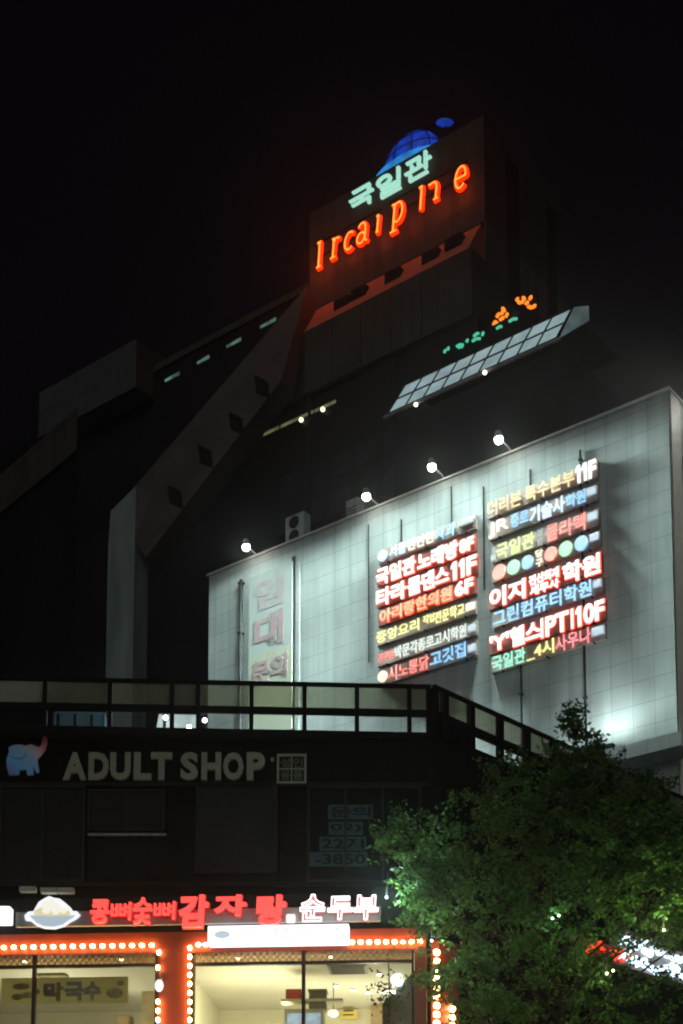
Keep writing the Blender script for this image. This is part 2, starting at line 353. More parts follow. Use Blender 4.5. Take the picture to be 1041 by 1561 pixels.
def sign_row(xl, yc, h, board, bl, br_, pieces, label):
    """pieces: (kind, text, x0, x1, colour, dz, hscale)"""
    k = -W.px(0, 0)[0]*0
    zc = W.z(xl, yc, .3); px_h = (W.z(xl, yc-h/2, .3) - W.z(xl, yc+h/2, .3))
    ys = lambda x: yc - (x-xl)*(2000-yc)/(xl+2450)
    aa = lambda x: W.a(x, ys(x), .3)
    root = thing('wall_sign', W.P(aa(bl), zc-px_h/2, .1), label, 'sign', 'lit sign rows on the pale wall')
    hot = board == 'red'
    MB().box(W, aa(bl), aa(br_), zc-px_h*.40, zc+px_h*.40, .004, .14).build('board', M['board_red' if hot else 'board_dark'], root)
    mb = MB()
    for t in (0.1, .5, .9): mb.box(W, aa(bl)+(aa(br_)-aa(bl))*t-.03, aa(bl)+(aa(br_)-aa(bl))*t+.03, zc-px_h*.45, zc-px_h*.401, .004, .2)
    mb.build('bracket', M['cable'], root)
    halo = MB(); nh = 0
    for pc in pieces:
        kind, s, x0, x1, colr = pc[:5]; dz = pc[5] if len(pc) > 5 else 0; hs = pc[6] if len(pc) > 6 else 1
        a0, a1 = aa(x0), aa(x1); zz = zc + dz*px_h; z0, z1 = zz-px_h*.41*hs, zz+px_h*.41*hs
        mb = MB()
        if kind == 't':
            if s == '1':
                w1 = a1-a0; h1 = z1-z0
                pl1 = [(a0+w1*.42, z0), (a1, z0), (a1, z1), (a0+w1*.5, z1), (a0, z1-h1*.2), (a0, z1-h1*.36), (a0+w1*.42, z1-h1*.26)]
                mb.prism(W, pl1, .20, .25); mb.build('lettering', EM[colr], root)
                if hot: halo.prism(W, [(a + (.03 if a > (a0+a1)/2 else -.03), z + (.03 if z > zz else -.03)) for a, z in pl1], .168, .19); nh = 1
                continue
            put_text(mb, W, s, a0, a1, z0, z1, .20, .25, .03 if colr == 'white' else .015)
            mb.build('lettering', EM[colr], root)
            if hot and colr in ('white', 'orange'): put_text(halo, W, s, a0, a1, z0, z1, .168, .19, .035, grow=.035); nh = 1
        elif kind == 'c':
            r = (a1-a0)/2
            MB().disc(W, (a0+a1)/2, zz, r, r, .165, .24).build('ball', EM[colr], root)
            if s:
                pts = [(r*.95*math.cos(t), r*.95*math.sin(t)) for t in [math.radians(x) for x in range(-20, 81, 10)]] + \
                      [(r*.25+r*.6*math.cos(t), r*.15+r*.62*math.sin(t)) for t in [math.radians(x) for x in range(75, -25, -12)]]
                MB().prism(W, [((a0+a1)/2+x, zz+y) for x, y in pts], .243, .255).build('highlight', EM['cream'], root)
        elif kind == 'p':
            mb.box(W, a0, a1, zz-px_h*.19*hs, zz+px_h*.19*hs, .165, .24); o = mb.build('floor_plate', EM[colr], root, bevel=.02)
    if nh: halo.build('red_glow_layer', EM['halo'], root)
    else: halo.bm.free()
LX = 575
sign_row(LX, 848, 26, 'dark', 574, 722, [('c', '', 574, 588, 'pale'), ('t', '서울', 592, 617, 'pale', 0, .8), ('t', '편안한', 619, 660, 'cream', 0, .8), ('t', '치과', 662, 692, 'lightblue', 0, .9), ('p', '', 696, 720, 'dim', .1, .8)],
         'top row of the left column, pale blue disc and pale blue and cream letters')
sign_row(LX, 879, 31, 'red', 571, 722, [('t', '국일관', 572, 631, 'white'), ('t', '노래방', 635, 696, 'white'), ('t', '8F', 699, 720, 'white', 0, .75)], 'red sign with white letters, second row of the left column, small white end letters')
sign_row(LX, 911, 32, 'red', 571, 724, [('t', '타라', 572, 617, 'white'), ('t', '콜댄스', 620, 682, 'white'), ('t', '1', 686, 694, 'white'), ('t', '1', 698, 706, 'white'), ('t', 'F', 710, 724, 'white')], 'red sign with white letters ending in 11F in the left column')
sign_row(LX, 941, 29, 'red', 573, 722, [('t', '아리랑한의원', 577, 686, 'orange', 0, .85), ('t', '6F', 692, 719, 'white', .05, .9)], 'sign with orange letters and a white 6F')
sign_row(LX, 971, 27, 'dark', 571, 722, [('t', '중앙요리', 572, 637, 'yellow', 0, .8), ('t', '직업', 643, 660, 'yellow', .1, .6), ('t', '전문학교', 661, 706, 'yellow', 0, .8), ('p', '', 708, 722, 'cream')], 'sign with all yellow letters in the left column')
sign_row(LX, 1003, 27, 'dark', 572, 723, [('t', '공무원', 574, 598, 'red', 0, .6), ('t', '박문각종로고시학원', 600, 709, 'offwhite', 0, .85), ('p', '', 711, 723, 'plate')], 'sign with small red and long off white letters in the left column')
sign_row(LX, 1032, 29, 'dark', 573, 723, [('c', '', 574, 588, 'cream'), ('t', '시노통닭', 590, 652, 'red', 0, .9), ('t', '고깃집', 654, 708, 'blue', .05, .9), ('p', '', 711, 723, 'plate')], 'bottom row of the left column, red then blue letters with a cream disc')
RX = 745
sign_row(RX, 775, 30, 'dark', 741, 908, [('t', '더리본', 742, 793, 'gold', 0, .95), ('t', '특수본부', 799, 874, 'gold', 0, .95), ('t', '1', 876, 883, 'white', .05, 1.05), ('t', '1', 886, 893, 'white', .05, 1.05), ('t', 'F', 896, 907, 'white', .05, 1.05)], 'top row of the right column, gold letters with a white 11F')
sign_row(RX, 808, 30, 'dark', 742, 908, [('t', 'JR', 743, 774, 'blush', 0, .95), ('t', '종로', 777, 804, 'blue', .05, .8), ('t', '기술사', 806, 859, 'pale', 0, 1), ('t', '학원', 861, 891, 'blue', 0, .8), ('p', '', 893, 907, 'plate', .1)], 'sign with pinkish JR then blue and pale blue letters')
sign_row(RX, 845, 31, 'dark', 747, 910, [('p', '', 747, 755, 'dim', -.2, .8), ('t', '국일관', 755, 813, 'lime', 0, .95), ('t', '성', 817, 826, 'dim', .22, .42), ('t', '인', 817, 826, 'dim', -.22, .42), ('t', '콜라텍', 831, 891, 'red', 0, 1), ('p', '', 894, 909, 'plate', .1)], 'sign with lime green then red letters in the right column')
sign_row(RX, 876, 28, 'dark', 747, 912, [('c', 'h', 749, 770, 'ballred'), ('c', 'h', 771, 791, 'green'), ('c', 'h', 793, 812, 'ballblue'), ('t', '당', 815, 826, 'cream', .25, .5), ('t', '구', 815, 826, 'cream', -.25, .5), ('c', 'h', 828, 848, 'ballred'), ('c', 'h', 850, 871, 'green'), ('c', 'h', 874, 895, 'ballblue'), ('p', '', 897, 911, 'plate', .1)], 'sign of six red, green and blue balls in the right column')
sign_row(RX, 913, 36, 'red', 742, 914, [('t', '이지', 745, 799, 'white', 0, 1), ('t', '전산회계', 805, 850, 'white', .2, .5), ('t', '세무사', 806, 850, 'white', -.24, .44), ('t', '학원', 856, 913, 'white', 0, 1)], 'red sign with white letters and two small stacked lines in its middle')
sign_row(RX, 945, 29, 'dark', 747, 916, [('t', '그린컴퓨터학원', 750, 900, 'lightblue', 0, 1), ('p', '', 902, 915, 'plate', .1)], 'sign with all light blue letters in the right column')
sign_row(RX, 982, 35, 'red', 742, 920, [('t', "'Y'", 745, 774, 'white', 0, .8), ('t', '헬스', 776, 822, 'white', 0, 1), ('t', 'I', 823, 826, 'white', 0, 1), ('t', 'PT', 830, 865, 'white', 0, 1), ('t', 'I', 869, 872, 'white', 0, 1), ('t', '1', 876, 884, 'white', 0, 1), ('t', '0F', 888, 919, 'white', 0, 1)], 'red sign with white letters ending in 10F in the right column')
sign_row(RX, 1013, 29, 'dark', 746, 920, [('t', '국일관', 748, 799, 'mint', 0, .95), ('t', '_4시', 801, 843, 'yellow', 0, .95), ('t', '사우나', 845, 899, 'pink', 0, 1), ('p', '', 900, 919, 'plate', .05, 1.1)], 'bottom row of the right column, mint, yellow and pink letters')

# ------------------------------------------------------------------ glass roofed penthouse on the pale building
M['dark_wall'] = mat('dark_wall', (.008,.007,.008), .7, .3, 1)
pt = thing('rooftop_penthouse', W.P(W.a(730, 560, -3), ZW, -5), 'dark rooftop room with a sloping lit glass roof above the pale wall', 'penthouse')
BL, BR_ = W.px(591, 632, -2.6), W.px(848, 515, -2.6); TL, TR = W.px(618, 590, -3.6), W.px(872, 467, -3.6)
zb = (BL[1]+BR_[1])/2; ztp = (TL[1]+TR[1])/2
def KP(t, v): return W.P(BL[0]+(BR_[0]-BL[0])*t, zb, -2.6).lerp(W.P(TL[0]+(TR[0]-TL[0])*t, ztp, -3.6), v)
kn = (KP(1, 0)-KP(0, 0)).cross(KP(0, 1)-KP(0, 0)).normalized()
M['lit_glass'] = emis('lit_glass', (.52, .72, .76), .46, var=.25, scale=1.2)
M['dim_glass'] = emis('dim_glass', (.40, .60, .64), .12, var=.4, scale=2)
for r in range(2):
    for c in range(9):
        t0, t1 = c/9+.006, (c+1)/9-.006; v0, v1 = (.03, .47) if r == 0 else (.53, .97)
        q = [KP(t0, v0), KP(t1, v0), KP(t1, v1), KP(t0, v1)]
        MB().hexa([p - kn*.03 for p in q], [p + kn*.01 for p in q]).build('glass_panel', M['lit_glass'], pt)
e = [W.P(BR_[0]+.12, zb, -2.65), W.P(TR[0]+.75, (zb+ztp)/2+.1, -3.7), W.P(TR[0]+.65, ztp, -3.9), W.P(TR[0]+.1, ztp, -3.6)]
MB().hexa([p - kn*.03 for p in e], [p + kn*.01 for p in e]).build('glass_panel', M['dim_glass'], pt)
mb = MB()
for c in range(10): mb.bar(KP(c/9, 0)+kn*.02, KP(c/9, 1)+kn*.02, .05)
for v in (0, .5, 1): mb.bar(KP(0, v)+kn*.025, KP(1, v)+kn*.025, .05)
mb.build('frame', M['black_metal'], pt)
mb = MB(); mb.bar(W.P(BL[0]-.15, zb-.16, -2.5), W.P(BR_[0]+.25, zb-.16, -2.5), .1, .14); mb.build('gutter', M['grey_metal'], pt)
MB().box(W, BL[0]+.1, TR[0], ZW+.1, zb-.3, -8, -2.9).build('wall', M['dark_wall'], pt)
MB().hexa([W.P(a, z, d) for a, z, d in ((TL[0], ztp-.06, -8), (TR[0], ztp-.06, -8), (TR[0], ztp-.06, -3.65), (TL[0], ztp-.06, -3.65))],
          [W.P(a, z, d) for a, z, d in ((TL[0], ztp-.01, -8), (TR[0], ztp-.01, -8), (TR[0], ztp-.01, -3.65), (TL[0], ztp-.01, -3.65))]).build('roof', M['dark_wall'], pt)
for i, (px, py) in enumerate(((633, 616), (738, 567))):
    a_, z_ = W.px(px, py, -2.3)
    lp = thing('gutter_lamp', W.P(a_, z_, -2.4), ('left' if i == 0 else 'right') + ' of two small lamps under the lit glass roof edge', 'lamp', 'small lamps under the glass roof')
    MB().ball(W.P(a_, z_, -2.35), .09).build('bulb', emis('warm_bulb', (1, .95, .75), 6), lp, True)
    MB().tube([W.P(a_, z_+.02, -2.45), W.P(a_, z_+.1, -2.5)], .03).build('holder', M['grey_metal'], lp)
# broken neon lettering behind it
EM['neon_o'] = emis('broken_orange', (1, .22, .02), 1.6); EM['neon_g'] = emis('broken_green', (.10, .75, .45), .7)
def blobs(root, pts, m, dd, r):
    mb = MB()
    for (x0, y0, x1, y1) in pts:
        p, q = W.px(x0, y0, dd), W.px(x1, y1, dd)
        mb.tube([W.P(p[0], p[1], dd), W.P((p[0]+q[0])/2+.02, (p[1]+q[1])/2+.03, dd+.03), W.P(q[0], q[1], dd)], r, 7)
    mb.build('neon_tube', m, root, True)
a_, z_ = W.px(740, 520, -4.2)
ns = thing('neon_sign', W.P(a_, ztp, -4.3), 'broken green neon letters standing behind the lit glass roof', 'neon sign')
blobs(ns, [(677, 538, 680, 534), (682, 534, 685, 530), (696, 528, 706, 526), (699, 530, 705, 529), (711, 522, 714, 518), (720, 520, 732, 516), (722, 513, 730, 508), (735, 512, 737, 507), (757, 501, 765, 498), (776, 490, 788, 486)], EM['neon_g'], -4.2, .07)
p, q = W.px(672, 540, -4.3), W.px(794, 482, -4.3)
MB().hexa([W.P(a, z, d) for a, z, d in ((p[0], ztp, -4.4), (q[0], ztp, -4.4), (q[0], q[1]+.2, -4.4), (p[0], p[1]+.2, -4.4))], [W.P(a, z, d) for a, z, d in ((p[0], ztp, -4.3), (q[0], ztp, -4.3), (q[0], q[1]+.2, -4.3), (p[0], p[1]+.2, -4.3))]).build('frame', M['void'], ns)
for nm, pts, st, lab in (('a', [(752, 496, 756, 490), (757, 484, 762, 478), (764, 480, 769, 472), (762, 488, 768, 485), (771, 484, 774, 478), (766, 470, 769, 475), (753, 492, 758, 493)], (763, 492), 'lower left cluster of broken orange neon above the glass roof'),
                        ('b', [(787, 459, 791, 455), (795, 462, 799, 459), (801, 464, 806, 461), (807, 457, 811, 452), (797, 454, 800, 457), (812, 469, 817, 466), (805, 468, 810, 470), (790, 461, 793, 463)], (803, 472), 'upper right cluster of broken red orange neon above the glass roof')):
    a_, z_ = W.px(*st, -4.6)
    nn = thing('neon_sign', W.P(a_, ztp, -4.7), lab, 'neon sign')
    blobs(nn, pts, EM['neon_o'], -4.6, .075)
    k = .45; MB().box(W, a_-k, a_+k, ztp, z_+.75, -4.85, -4.75).build('frame', M['void'], nn)

# ------------------------------------------------------------------ tower
M['tower'] = panelmat('tower_tile', UW, (.075, .066, .058), 2.4, 1.6, .5, .06, .3)
M['tower_side'] = panelmat('tower_side', (-UW.y, UW.x), (.12, .10, .09), 2.4, 1.6, .5, .05, .3)
M['tower_dark'] = mat('tower_dark', (.013, .011, .014), .5, .4, .3)
aT, zT = T.px(737, 175); aTL = T.a(472, 325); zTb = T.z(723, 345)
TQ = Fr(T.P(aT, 0, 0), (-UW.y, UW.x)); dq = TQ.a(868, 325)
tw = thing('tower', T.P((aT+aTL)/2, 0, -dq/2), 'dark high rise tower with glowing neon letters round its top', 'tower')
MB().box(T, aTL, aT, zTb, zT, -dq, 0).build('top_block', M['tower'], tw)
for x0, x1, y0, y1 in ((772, 790, 250, 390), (832, 846, 318, 440)):
    q0, q1 = TQ.a(x0, 330), TQ.a(x1, 330)
    MB().box(TQ, q0, q1, zTb-3.5, TQ.z((x0+x1)/2, y0), .003, .05).build('window_strip', M['void'], tw)
zs = T.z(694, 388, 1.5)
MB().hexa([T.P(aTL, z, d) for z, d in ((zTb-.02, -2), (zTb-.02, -.05), (zs, 1.4), (zs, -2))], [T.P(aT-.3, z, d) for z, d in ((zTb-.02, -2), (zTb-.02, -.05), (zs, 1.4), (zs, -2))]).build('sloping_roof', mat('slope_neon_red', (.40, .10, .055), .8, .15, 1), tw)  # red of the neon glow is put into the slope colour
aLr = T.a(718, 400, 1.5); zg = T.z(690, 492, 1.5)
MB().box(T, aTL-1, aLr, zg, zs-.003, -dq+.5, 1.5).build('lower_block', M['tower'], tw)
MB().box(T, aTL-13, aT+.2, 0, zg-.003, -dq, 1.2).build('lower_block', M['tower_dark'], tw)
MB().box(TQ, .02, dq-.3, zg, zTb-.003, -(aT-aLr)*.6, -.05).build('side_wall', M['tower_side'], tw)
M['dim_pane'] = mat('dim_pane', (.02, .022, .028), .3, .5, .8)
for row, yy in enumerate((640, 700, 760)):
    for k in range(7):
        a0 = aT - 2.2 - k*1.9; z0 = T.z(640, yy, 1.2) - 1.2
        f = MB().box(T, a0, a0+1.4, z0, z0+1.3, 1.203, 1.26).build('window', mat('tower_window_frame', (.03, .03, .03), .6), tw)
        MB().box(T, a0+.08, a0+1.32, z0+.08, z0+1.22, 1.263, 1.27).build('pane', M['dim_pane'], f)
# dark condensers standing on the sloping roof
for px, py in ((520, 462), (545, 446), (598, 420), (655, 390), (690, 368)):
    a_, z_ = T.px(px, py, .8)
    t_ = thing('roof_condenser', T.P(a_, z_-.3, .5), 'dark condenser box on the sloping ledge below the tower letters', 'air conditioner', 'condensers on the tower ledge')
    MB().box(T, a_-.55, a_+.55, z_-.35, z_+.35, .2, .85).build('casing', M['black_metal'], t_, bevel=.04)
    MB().disc(T, a_, z_, .26, .26, .853, .87).build('fan', M['void'], t_)
# dark lit strip windows low on the tower
M['strip_lit'] = emis('strip_lit', (.75, .85, .35), .14, var=.5, scale=2)
for x0, x1, y0 in ((402, 425, 662), (428, 478, 650), (480, 512, 626)):
    p, q = T.px(x0, y0, 1.2), T.px(x1, y0-(x1-x0)*.47, 1.2)
    MB().box(T, p[0], q[0], p[1]-.12, p[1]+.06, 1.203, 1.24).build('lit_window', M['strip_lit'], tw)
for i, (px, py) in enumerate(((459, 640), (492, 624))):
    a_, z_ = T.px(px, py, 1.35)
    o = MB().ball(T.P(a_, z_, 1.35), .13).build('lamp', emis('yellow_bulb', (1, .95, .55), 3), tw, True)
for px, y0, y1 in ((600, 520, 900), (470, 600, 900)):
    a_ = T.a(px, 600, 1.4); MB().tube([T.P(a_, 8, 1.32), T.P(a_, zg-.1, 1.32)], .1, 8).build('drain_pipe', M['cable'], tw)
for k in range(5):
    a_ = aTL + .8 + k*2.1; MB().box(T, a_, a_+.04, zg+.1, zs-.1, 1.503, 1.53).build('joint_strip', M['dim_pane'], tw)
# neon letters on the tower, drawn as tubes
EM['t_orange'] = emis('tower_orange', (1, .27, .025), 2.2); EM['t_mint'] = emis('tower_mint', (.42, .88, .70), .9)
EM['t_halo'] = emis('tower_red_halo', (1, .018, .0), 2.2)  # wide red tubes added behind the letters to imitate their halo
def arc(cx, cy, rx, ry, a0, a1, n=9): return [(cx+rx*math.cos(math.radians(a0+(a1-a0)*i/n)), cy+ry*math.sin(math.radians(a0+(a1-a0)*i/n))) for i in range(n+1)]
GL = {'I': [[(.5, 0), (.5, 1)], [(.25, 1), (.6, 1)], [(.3, 0), (.7, 0)]], 'l': [[(.5, 0), (.5, 1)], [(.2, .96), (.5, .98)]],
      'r': [[(.3, 0), (.3, .95)], [(.1, .95), (.3, .95)], [(.05, 0), (.55, 0)], arc(.62, .62, .32, .3, 150, 50, 6)],
      'c': [arc(.5, .48, .42, .48, 50, 310, 14)],
      'a': [arc(.42, .26, .34, .26, 20, 360, 14), [(.78, .62), (.78, .12), (.95, 0)], arc(.45, .66, .33, .32, 0, 150)],
      'i': [[(.5, 0), (.5, .95)], [(.25, .92), (.5, .97)], [(.35, 0), (.65, 0)]],
      'p': [[(.25, -.35), (.25, .95)], [(.05, .95), (.25, .95)], [(.05, -.35), (.5, -.35)], arc(.5, .5, .36, .46, 140, -140, 14)],
      'n': [[(.1, .95)] + arc(.45, .66, .33, .3, 120, 0) + [(.78, 0)], [(.6, 0), (.95, 0)]],
      'e': [[(.14, .5), (.85, .5)] + arc(.5, .5, .38, .48, 0, 315, 16)]}
ts = thing('tower_lettering', T.P(T.a(590, 340), T.z(590, 340), .1), 'orange red glowing Latin neon letters on the tower top', 'neon sign')
for ch, x0, x1, yb, yt in (('I', 476, 493, 406, 366), ('r', 501, 517, 390, 358), ('c', 521, 540, 379, 350), ('a', 540, 560, 369, 336), ('i', 567, 581, 352, 324), ('p', 592, 616, 338, 304), ('l', 632, 648, 318, 280), ('n', 647, 669, 304, 274), ('e', 688, 712, 286, 250)):
    mx = (x0+x1)/2; x0, x1 = mx-(mx-x0)*.86, mx+(x1-mx)*.86; yb -= (yb-yt)*.04; yt += (yb-yt)*.05; p, q = T.a(x0, (yb+yt)/2, .4), T.a(x1, (yb+yt)/2, .4); z0, z1 = T.z(mx, yb, .4), T.z(mx, yt, .4)
    mb = MB(); bk = MB()
    for st in GL[ch]:
        f = lambda x, y, d: T.P(p+(q-p)*x + .12*(y-.5), z0+(z1-z0)*y, d)
        mb.tube([f(x, y, .27) for x, y in st], .055, 8); bk.tube([f(x, y, .15) for x, y in st], .15, 8)
    lo = mb.build('letter', EM['t_orange'], ts, True); bk.build('red_glow_layer', EM['t_halo'], lo, True)
for k, (x, y) in enumerate(((484, 400), (530, 378), (575, 355), (620, 330), (665, 302), (700, 282))):
    l = bpy.data.lights.new('neon_light', 'POINT'); lo = bpy.data.objects.new('neon_light', l); COL.objects.link(lo)
    a_, z_ = T.px(x, y, .7); l.energy = 24 if k else 75; l.color = (1, .10, .02); l.shadow_soft_size = .35; lo.parent = ts
    lo.location = T.P(a_, z_-.2, .7 if k else 1.2) - ts.location
mb = MB()
for yy in (.02, .75):
    for (x0, y0), (x1, y1) in (((476, 398), (581, 340)), ((592, 330), (712, 268))):
        p, q = T.px(x0, y0-yy*30, .1), T.px(x1, y1-yy*30, .1); mb.bar(T.P(p[0], p[1], .07), T.P(q[0], q[1], .07), .05, .05)
mb.build('frame', M['black_metal'], ts)
tm = thing('tower_lettering', T.P(T.a(595, 275), T.z(595, 280), .1), 'mint green Hangul neon letters above the orange ones on the tower', 'neon sign')
for ch, x0, x1, yb, yt in (('국', 533, 569, 316, 286), ('일', 574, 611, 297, 263), ('관', 617, 657, 271, 237)):
    mx = (x0+x1)/2; my = (yb+yt)/2
    mb = MB(); put_text(mb, T, ch, T.a(x0, my, .3), T.a(x1, my, .3), T.z(mx, yb, .3), T.z(mx, yt, .3), .2, .4, .0); mb.build('letter', EM['t_mint'], tm)
# blue dome on the tower roof
dc = T.P(T.a(628, 240, -1.2), zT, -1.3)
dm = thing('roof_dome', dc, 'blue lit latticed half dome on the tower roof edge', 'dome')
rw = (T.a(672, 215, -1.3)-T.a(585, 262, -1.3))/2
def dome(th, ph, s=1.0): return dc + T.u*(rw*s*math.cos(ph)*math.cos(th)) + T.n*(1.1*s*math.cos(ph)*math.sin(th)) + Vector((0, 0, .35+2.25*s*math.sin(ph)))
mb = MB(); n1, n2 = 20, 8
vv = [[mb.bm.verts.new(dome(i*2*math.pi/n1, j*math.pi/2/n2*.97)) for i in range(n1)] for j in range(n2+1)]
for j in range(n2):
    for i in range(n1): mb.bm.faces.new((vv[j][i], vv[j][(i+1) % n1], vv[j+1][(i+1) % n1], vv[j+1][i]))
mb.bm.faces.new(vv[n2])
mb.build('glazing', emis('blue_glass', (.008, .07, .75), .42, base=(.02, .05, .2), var=.6, scale=2.2), dm, True)
mb = MB()
for i in range(0, 20, 2): mb.tube([dome(i*2*math.pi/n1, j*math.pi/2/n2, 1.02) for j in range(n2+1)], .035, 5)
for j in (2, 4, 6): mb.tube([dome(i*2*math.pi/n1, j*math.pi/2/n2, 1.02) for i in range(n1+1)], .03, 5)
mb.build('lattice', mat('dome_rib', (.01, .015, .05), .5), dm)
mb = MB(); mb.tube([dc + T.u*(rw*1.22*math.cos(i*2*math.pi/24)) + T.n*(1.3*math.sin(i*2*math.pi/24)) + Vector((0, 0, .2)) for i in range(25)], .2, 8)
mb.build('base_ring', emis('cyan_ring', (.01, .30, .85), .7, var=.5, scale=1.2), dm, True)
a_, z_ = T.px(678, 187, -1.2)
bt = thing('roof_sign_fragment', T.P(a_, zT, -1.3), 'small blue lit piece right of the dome on the tower roof', 'sign')
MB().ball(T.P(a_, z_, -1.2), (.26), (2.0, 1.2, .55)).build('lamp', emis('blue_small', (.008, .06, .6), .4, var=.5, scale=3), bt, True)
MB().bar(T.P(a_, zT, -1.3), T.P(a_, z_, -1.3), .08).build('post', M['black_metal'], bt)
# long slanting side roof with skylights, and the pier that carries it
P1, P2, P3 = T.P(*T.px(176, 776, 6.5), 6.5), T.P(*T.px(468, 436, 1.0), 1.0), T.P(*T.px(428, 580, 3.6), 3.6)
bn = (P2-P1).cross(P3-P1).normalized();
if bn.y > 0: bn = -bn
P4 = hit(222, 850, P1, bn)
sl = thing('slanting_wing', T.P(T.a(180, 1000, 8), 0, 7), 'long slanting wing with four dark openings running up to the tower', 'building wing')
M['slope'] = mat('slope_wall', (.085, .068, .062), .8, .2, .6)
MB().hexa([p - bn*1.2 for p in (P1, P4, P3, P2)], [P1, P4, P3, P2]).build('slope', M['slope'], sl)
for x, y in ((400, 590), (361, 646), (314, 696), (268, 758)):
    q = [hit(x+dx, y+dy, P1+bn*.02, bn) for dx, dy in ((-12, -18), (-9, 9), (11, 18), (8, -8))]
    MB().hexa([p - bn*.01 for p in q], [p + bn*.05 for p in q]).build('window', M['void'], sl)
p0, p1 = T.a(161, 1030, 7.4), T.a(204, 1030, 7.4)
q0, q1 = T.px(169, 779, 7.4), T.px(207, 741, 7.4)
MB().prism(T, [(p0, 0), (q1[0], 0), (q1[0], q1[1]), (q0[0], q0[1]), (p0, q0[1]-2)], 6.3, 7.4).build('pier', mat('pier_wall', (.24, .29, .29), .8, .3, 1, streak=.2), sl)
# lower wing left of the tower
zr = T.z(470, 430, -1); aW0 = T.a(-60, 700, -1)
lw = thing('side_wing', T.P((aTL+aW0)/2, 0, -4), 'dark lower wing with a row of dim green lights left of the tower', 'building wing')
MB().box(T, aW0, aTL-.05, 0, zr-.6, -9, -1).build('wall', M['tower_dark'], lw)
MB().box(T, T.a(235, 560, -1), aTL-.05, zr-.597, zr-.15, -9, -.85).build('parapet', M['tower'], lw)
for i, (x, y, l_) in enumerate(((263, 574, 11), (310, 548, 9), (357, 522, 11), (409, 492, 12))):
    p, q = T.px(x-l_, y+l_*.5, -1), T.px(x+l_, y-l_*.5, -1)
    MB().hexa([T.P(p[0], p[1]-.14, -.99), T.P(q[0], q[1]-.14, -.99), T.P(q[0], q[1]+.1, -.99), T.P(p[0], p[1]+.02, -.99)],
              [T.P(p[0], p[1]-.14, -.95), T.P(q[0], q[1]-.14, -.95), T.P(q[0], q[1]+.1, -.95), T.P(p[0], p[1]+.02, -.95)]).build('lit_window', emis('dim_green_%d' % i, (.35, .8, .6), .16, var=.8, scale=1.5), lw)
# penthouse block at the far left
h0, h1 = T.px(60, 600, .6), T.px(208, 515, .6); zhb = T.z(130, 630, .6)
ph = thing('roof_block', T.P((h0[0]+h1[0])/2, zhb, -1), 'grey windowless roof block at the far left below the night sky', 'roof block')
MB().box(T, h0[0], h1[0], zhb, (h0[1]+h1[1])/2, -4.2, .6).build('wall', panelmat('roof_block_tile', UW, (.085, .09, .088), 6, .5, .8, .03, .2), ph)
# left building with pale parapet
lb0 = atY(-60, 770, 52); lbv = Vector((1990, -2328, 0)).normalized()
Lb = Fr(lb0, lbv); z1 = Lb.z(0, 724); z0 = Lb.z(0, 782); a1_ = Lb.a(118, 640)
lb = thing('left_building', Lb.P(0, 0, -3), 'dark building with a grey parapet band cut off by the left edge', 'building')
def lbx3(inset, za, zb_, m, nm):
    e0, e1 = Lb.P(-8, 0, -inset), Lb.P(a1_-inset, 0, -inset)
    k = [e0, e1, e1 + (Vector((e1.x-CAM.x, e1.y, 0)).normalized() + Vector((-.03, 0, 0)))*9, e0 + Vector((-6, 9, 0))]
    MB().hexa([Vector((p.x, p.y, za)) for p in k], [Vector((p.x, p.y, zb_)) for p in k]).build(nm, m, lb)
lbx3(.1, 0, z0-.003, M['tower_dark'], 'wall'); lbx3(0, z0, z1, M['tower'], 'parapet')

# ------------------------------------------------------------------ low front building
M['facade'] = panelmat('facade_dark', (1, 0), (.006, .006, .006), 1.3, 1.1, .5, .15, .4)
M['facade_r'] = mat('facade_side', (.004, .004, .005), .6)
fb = thing('front_building', (A.o.x-5, 33, 0), 'low black fronted corner building with a lit restaurant and roof railing', 'building')
zroof = A.z(500, 1117)
zst = S.z(300, 1420)                      # head of the restaurant storey
aA0 = A.a(-160, 1300)
MB().box(A, aA0, 0, S.z(300, 1430)+.5, zroof, -9, 0).build('wall', M['facade'], fb)
aR1 = R.a(1110, 1260)
fr_pts = [A.P(0, 0, -.02), R.P(.15, 0, 0), R.P(aR1, 0, 0), R.P(aR1, 0, -9), A.P(-1.5, 0, -9)]
MB().hexa([Vector((p.x, p.y, 0)) for p in fr_pts], [Vector((p.x, p.y, zroof-.004)) for p in fr_pts]).build('side_wall', M['facade_r'], fb)
# upper storey: dim window bays
for x0, x1, y0, y1, c in ((-60, 128, 1200, 1345, (.006, .007, .006)), (136, 250, 1205, 1268, (.009, .0095, .008)), (136, 250, 1280, 1340, (.004,.004,.004)), (300, 421, 1198, 1332, (.020,.022,.019)), (470, 640, 1200, 1345, (.005,.0055,.0065))):
    xm, ym = (x0+x1)/2, (y0+y1)/2
    MB().box(A, A.a(x0, ym), A.a(x1, ym), A.z(xm, y1), A.z(xm, y0), .004, .05).build('window', mat('bay', c, .25, .25, 1.5), fb)
M['bay_frame'] = mat('bay_frame', (.022, .023, .022), .5)
for x0, x1, y0, y1, n_ in ((-60, 128, 1200, 1345, 3), (300, 421, 1198, 1332, 1), (470, 640, 1200, 1345, 3), (136, 250, 1205, 1268, 2)):
    xm, ym = (x0+x1)/2, (y0+y1)/2; a0, a1, z0, z1 = A.a(x0, ym), A.a(x1, ym), A.z(xm, y1), A.z(xm, y0)
    mb = MB()
    for k in range(n_+1): mb.box(A, a0+(a1-a0)*k/n_-.025, a0+(a1-a0)*k/n_+.025, z0+.041, z1-.041, .051, .085)
    mb.box(A, a0-.025, a1+.025, z0, z0+.04, .051, .09); mb.box(A, a0-.025, a1+.025, z1-.04, z1, .051, .09)
    mb.build('window_frame', M['bay_frame'], fb)
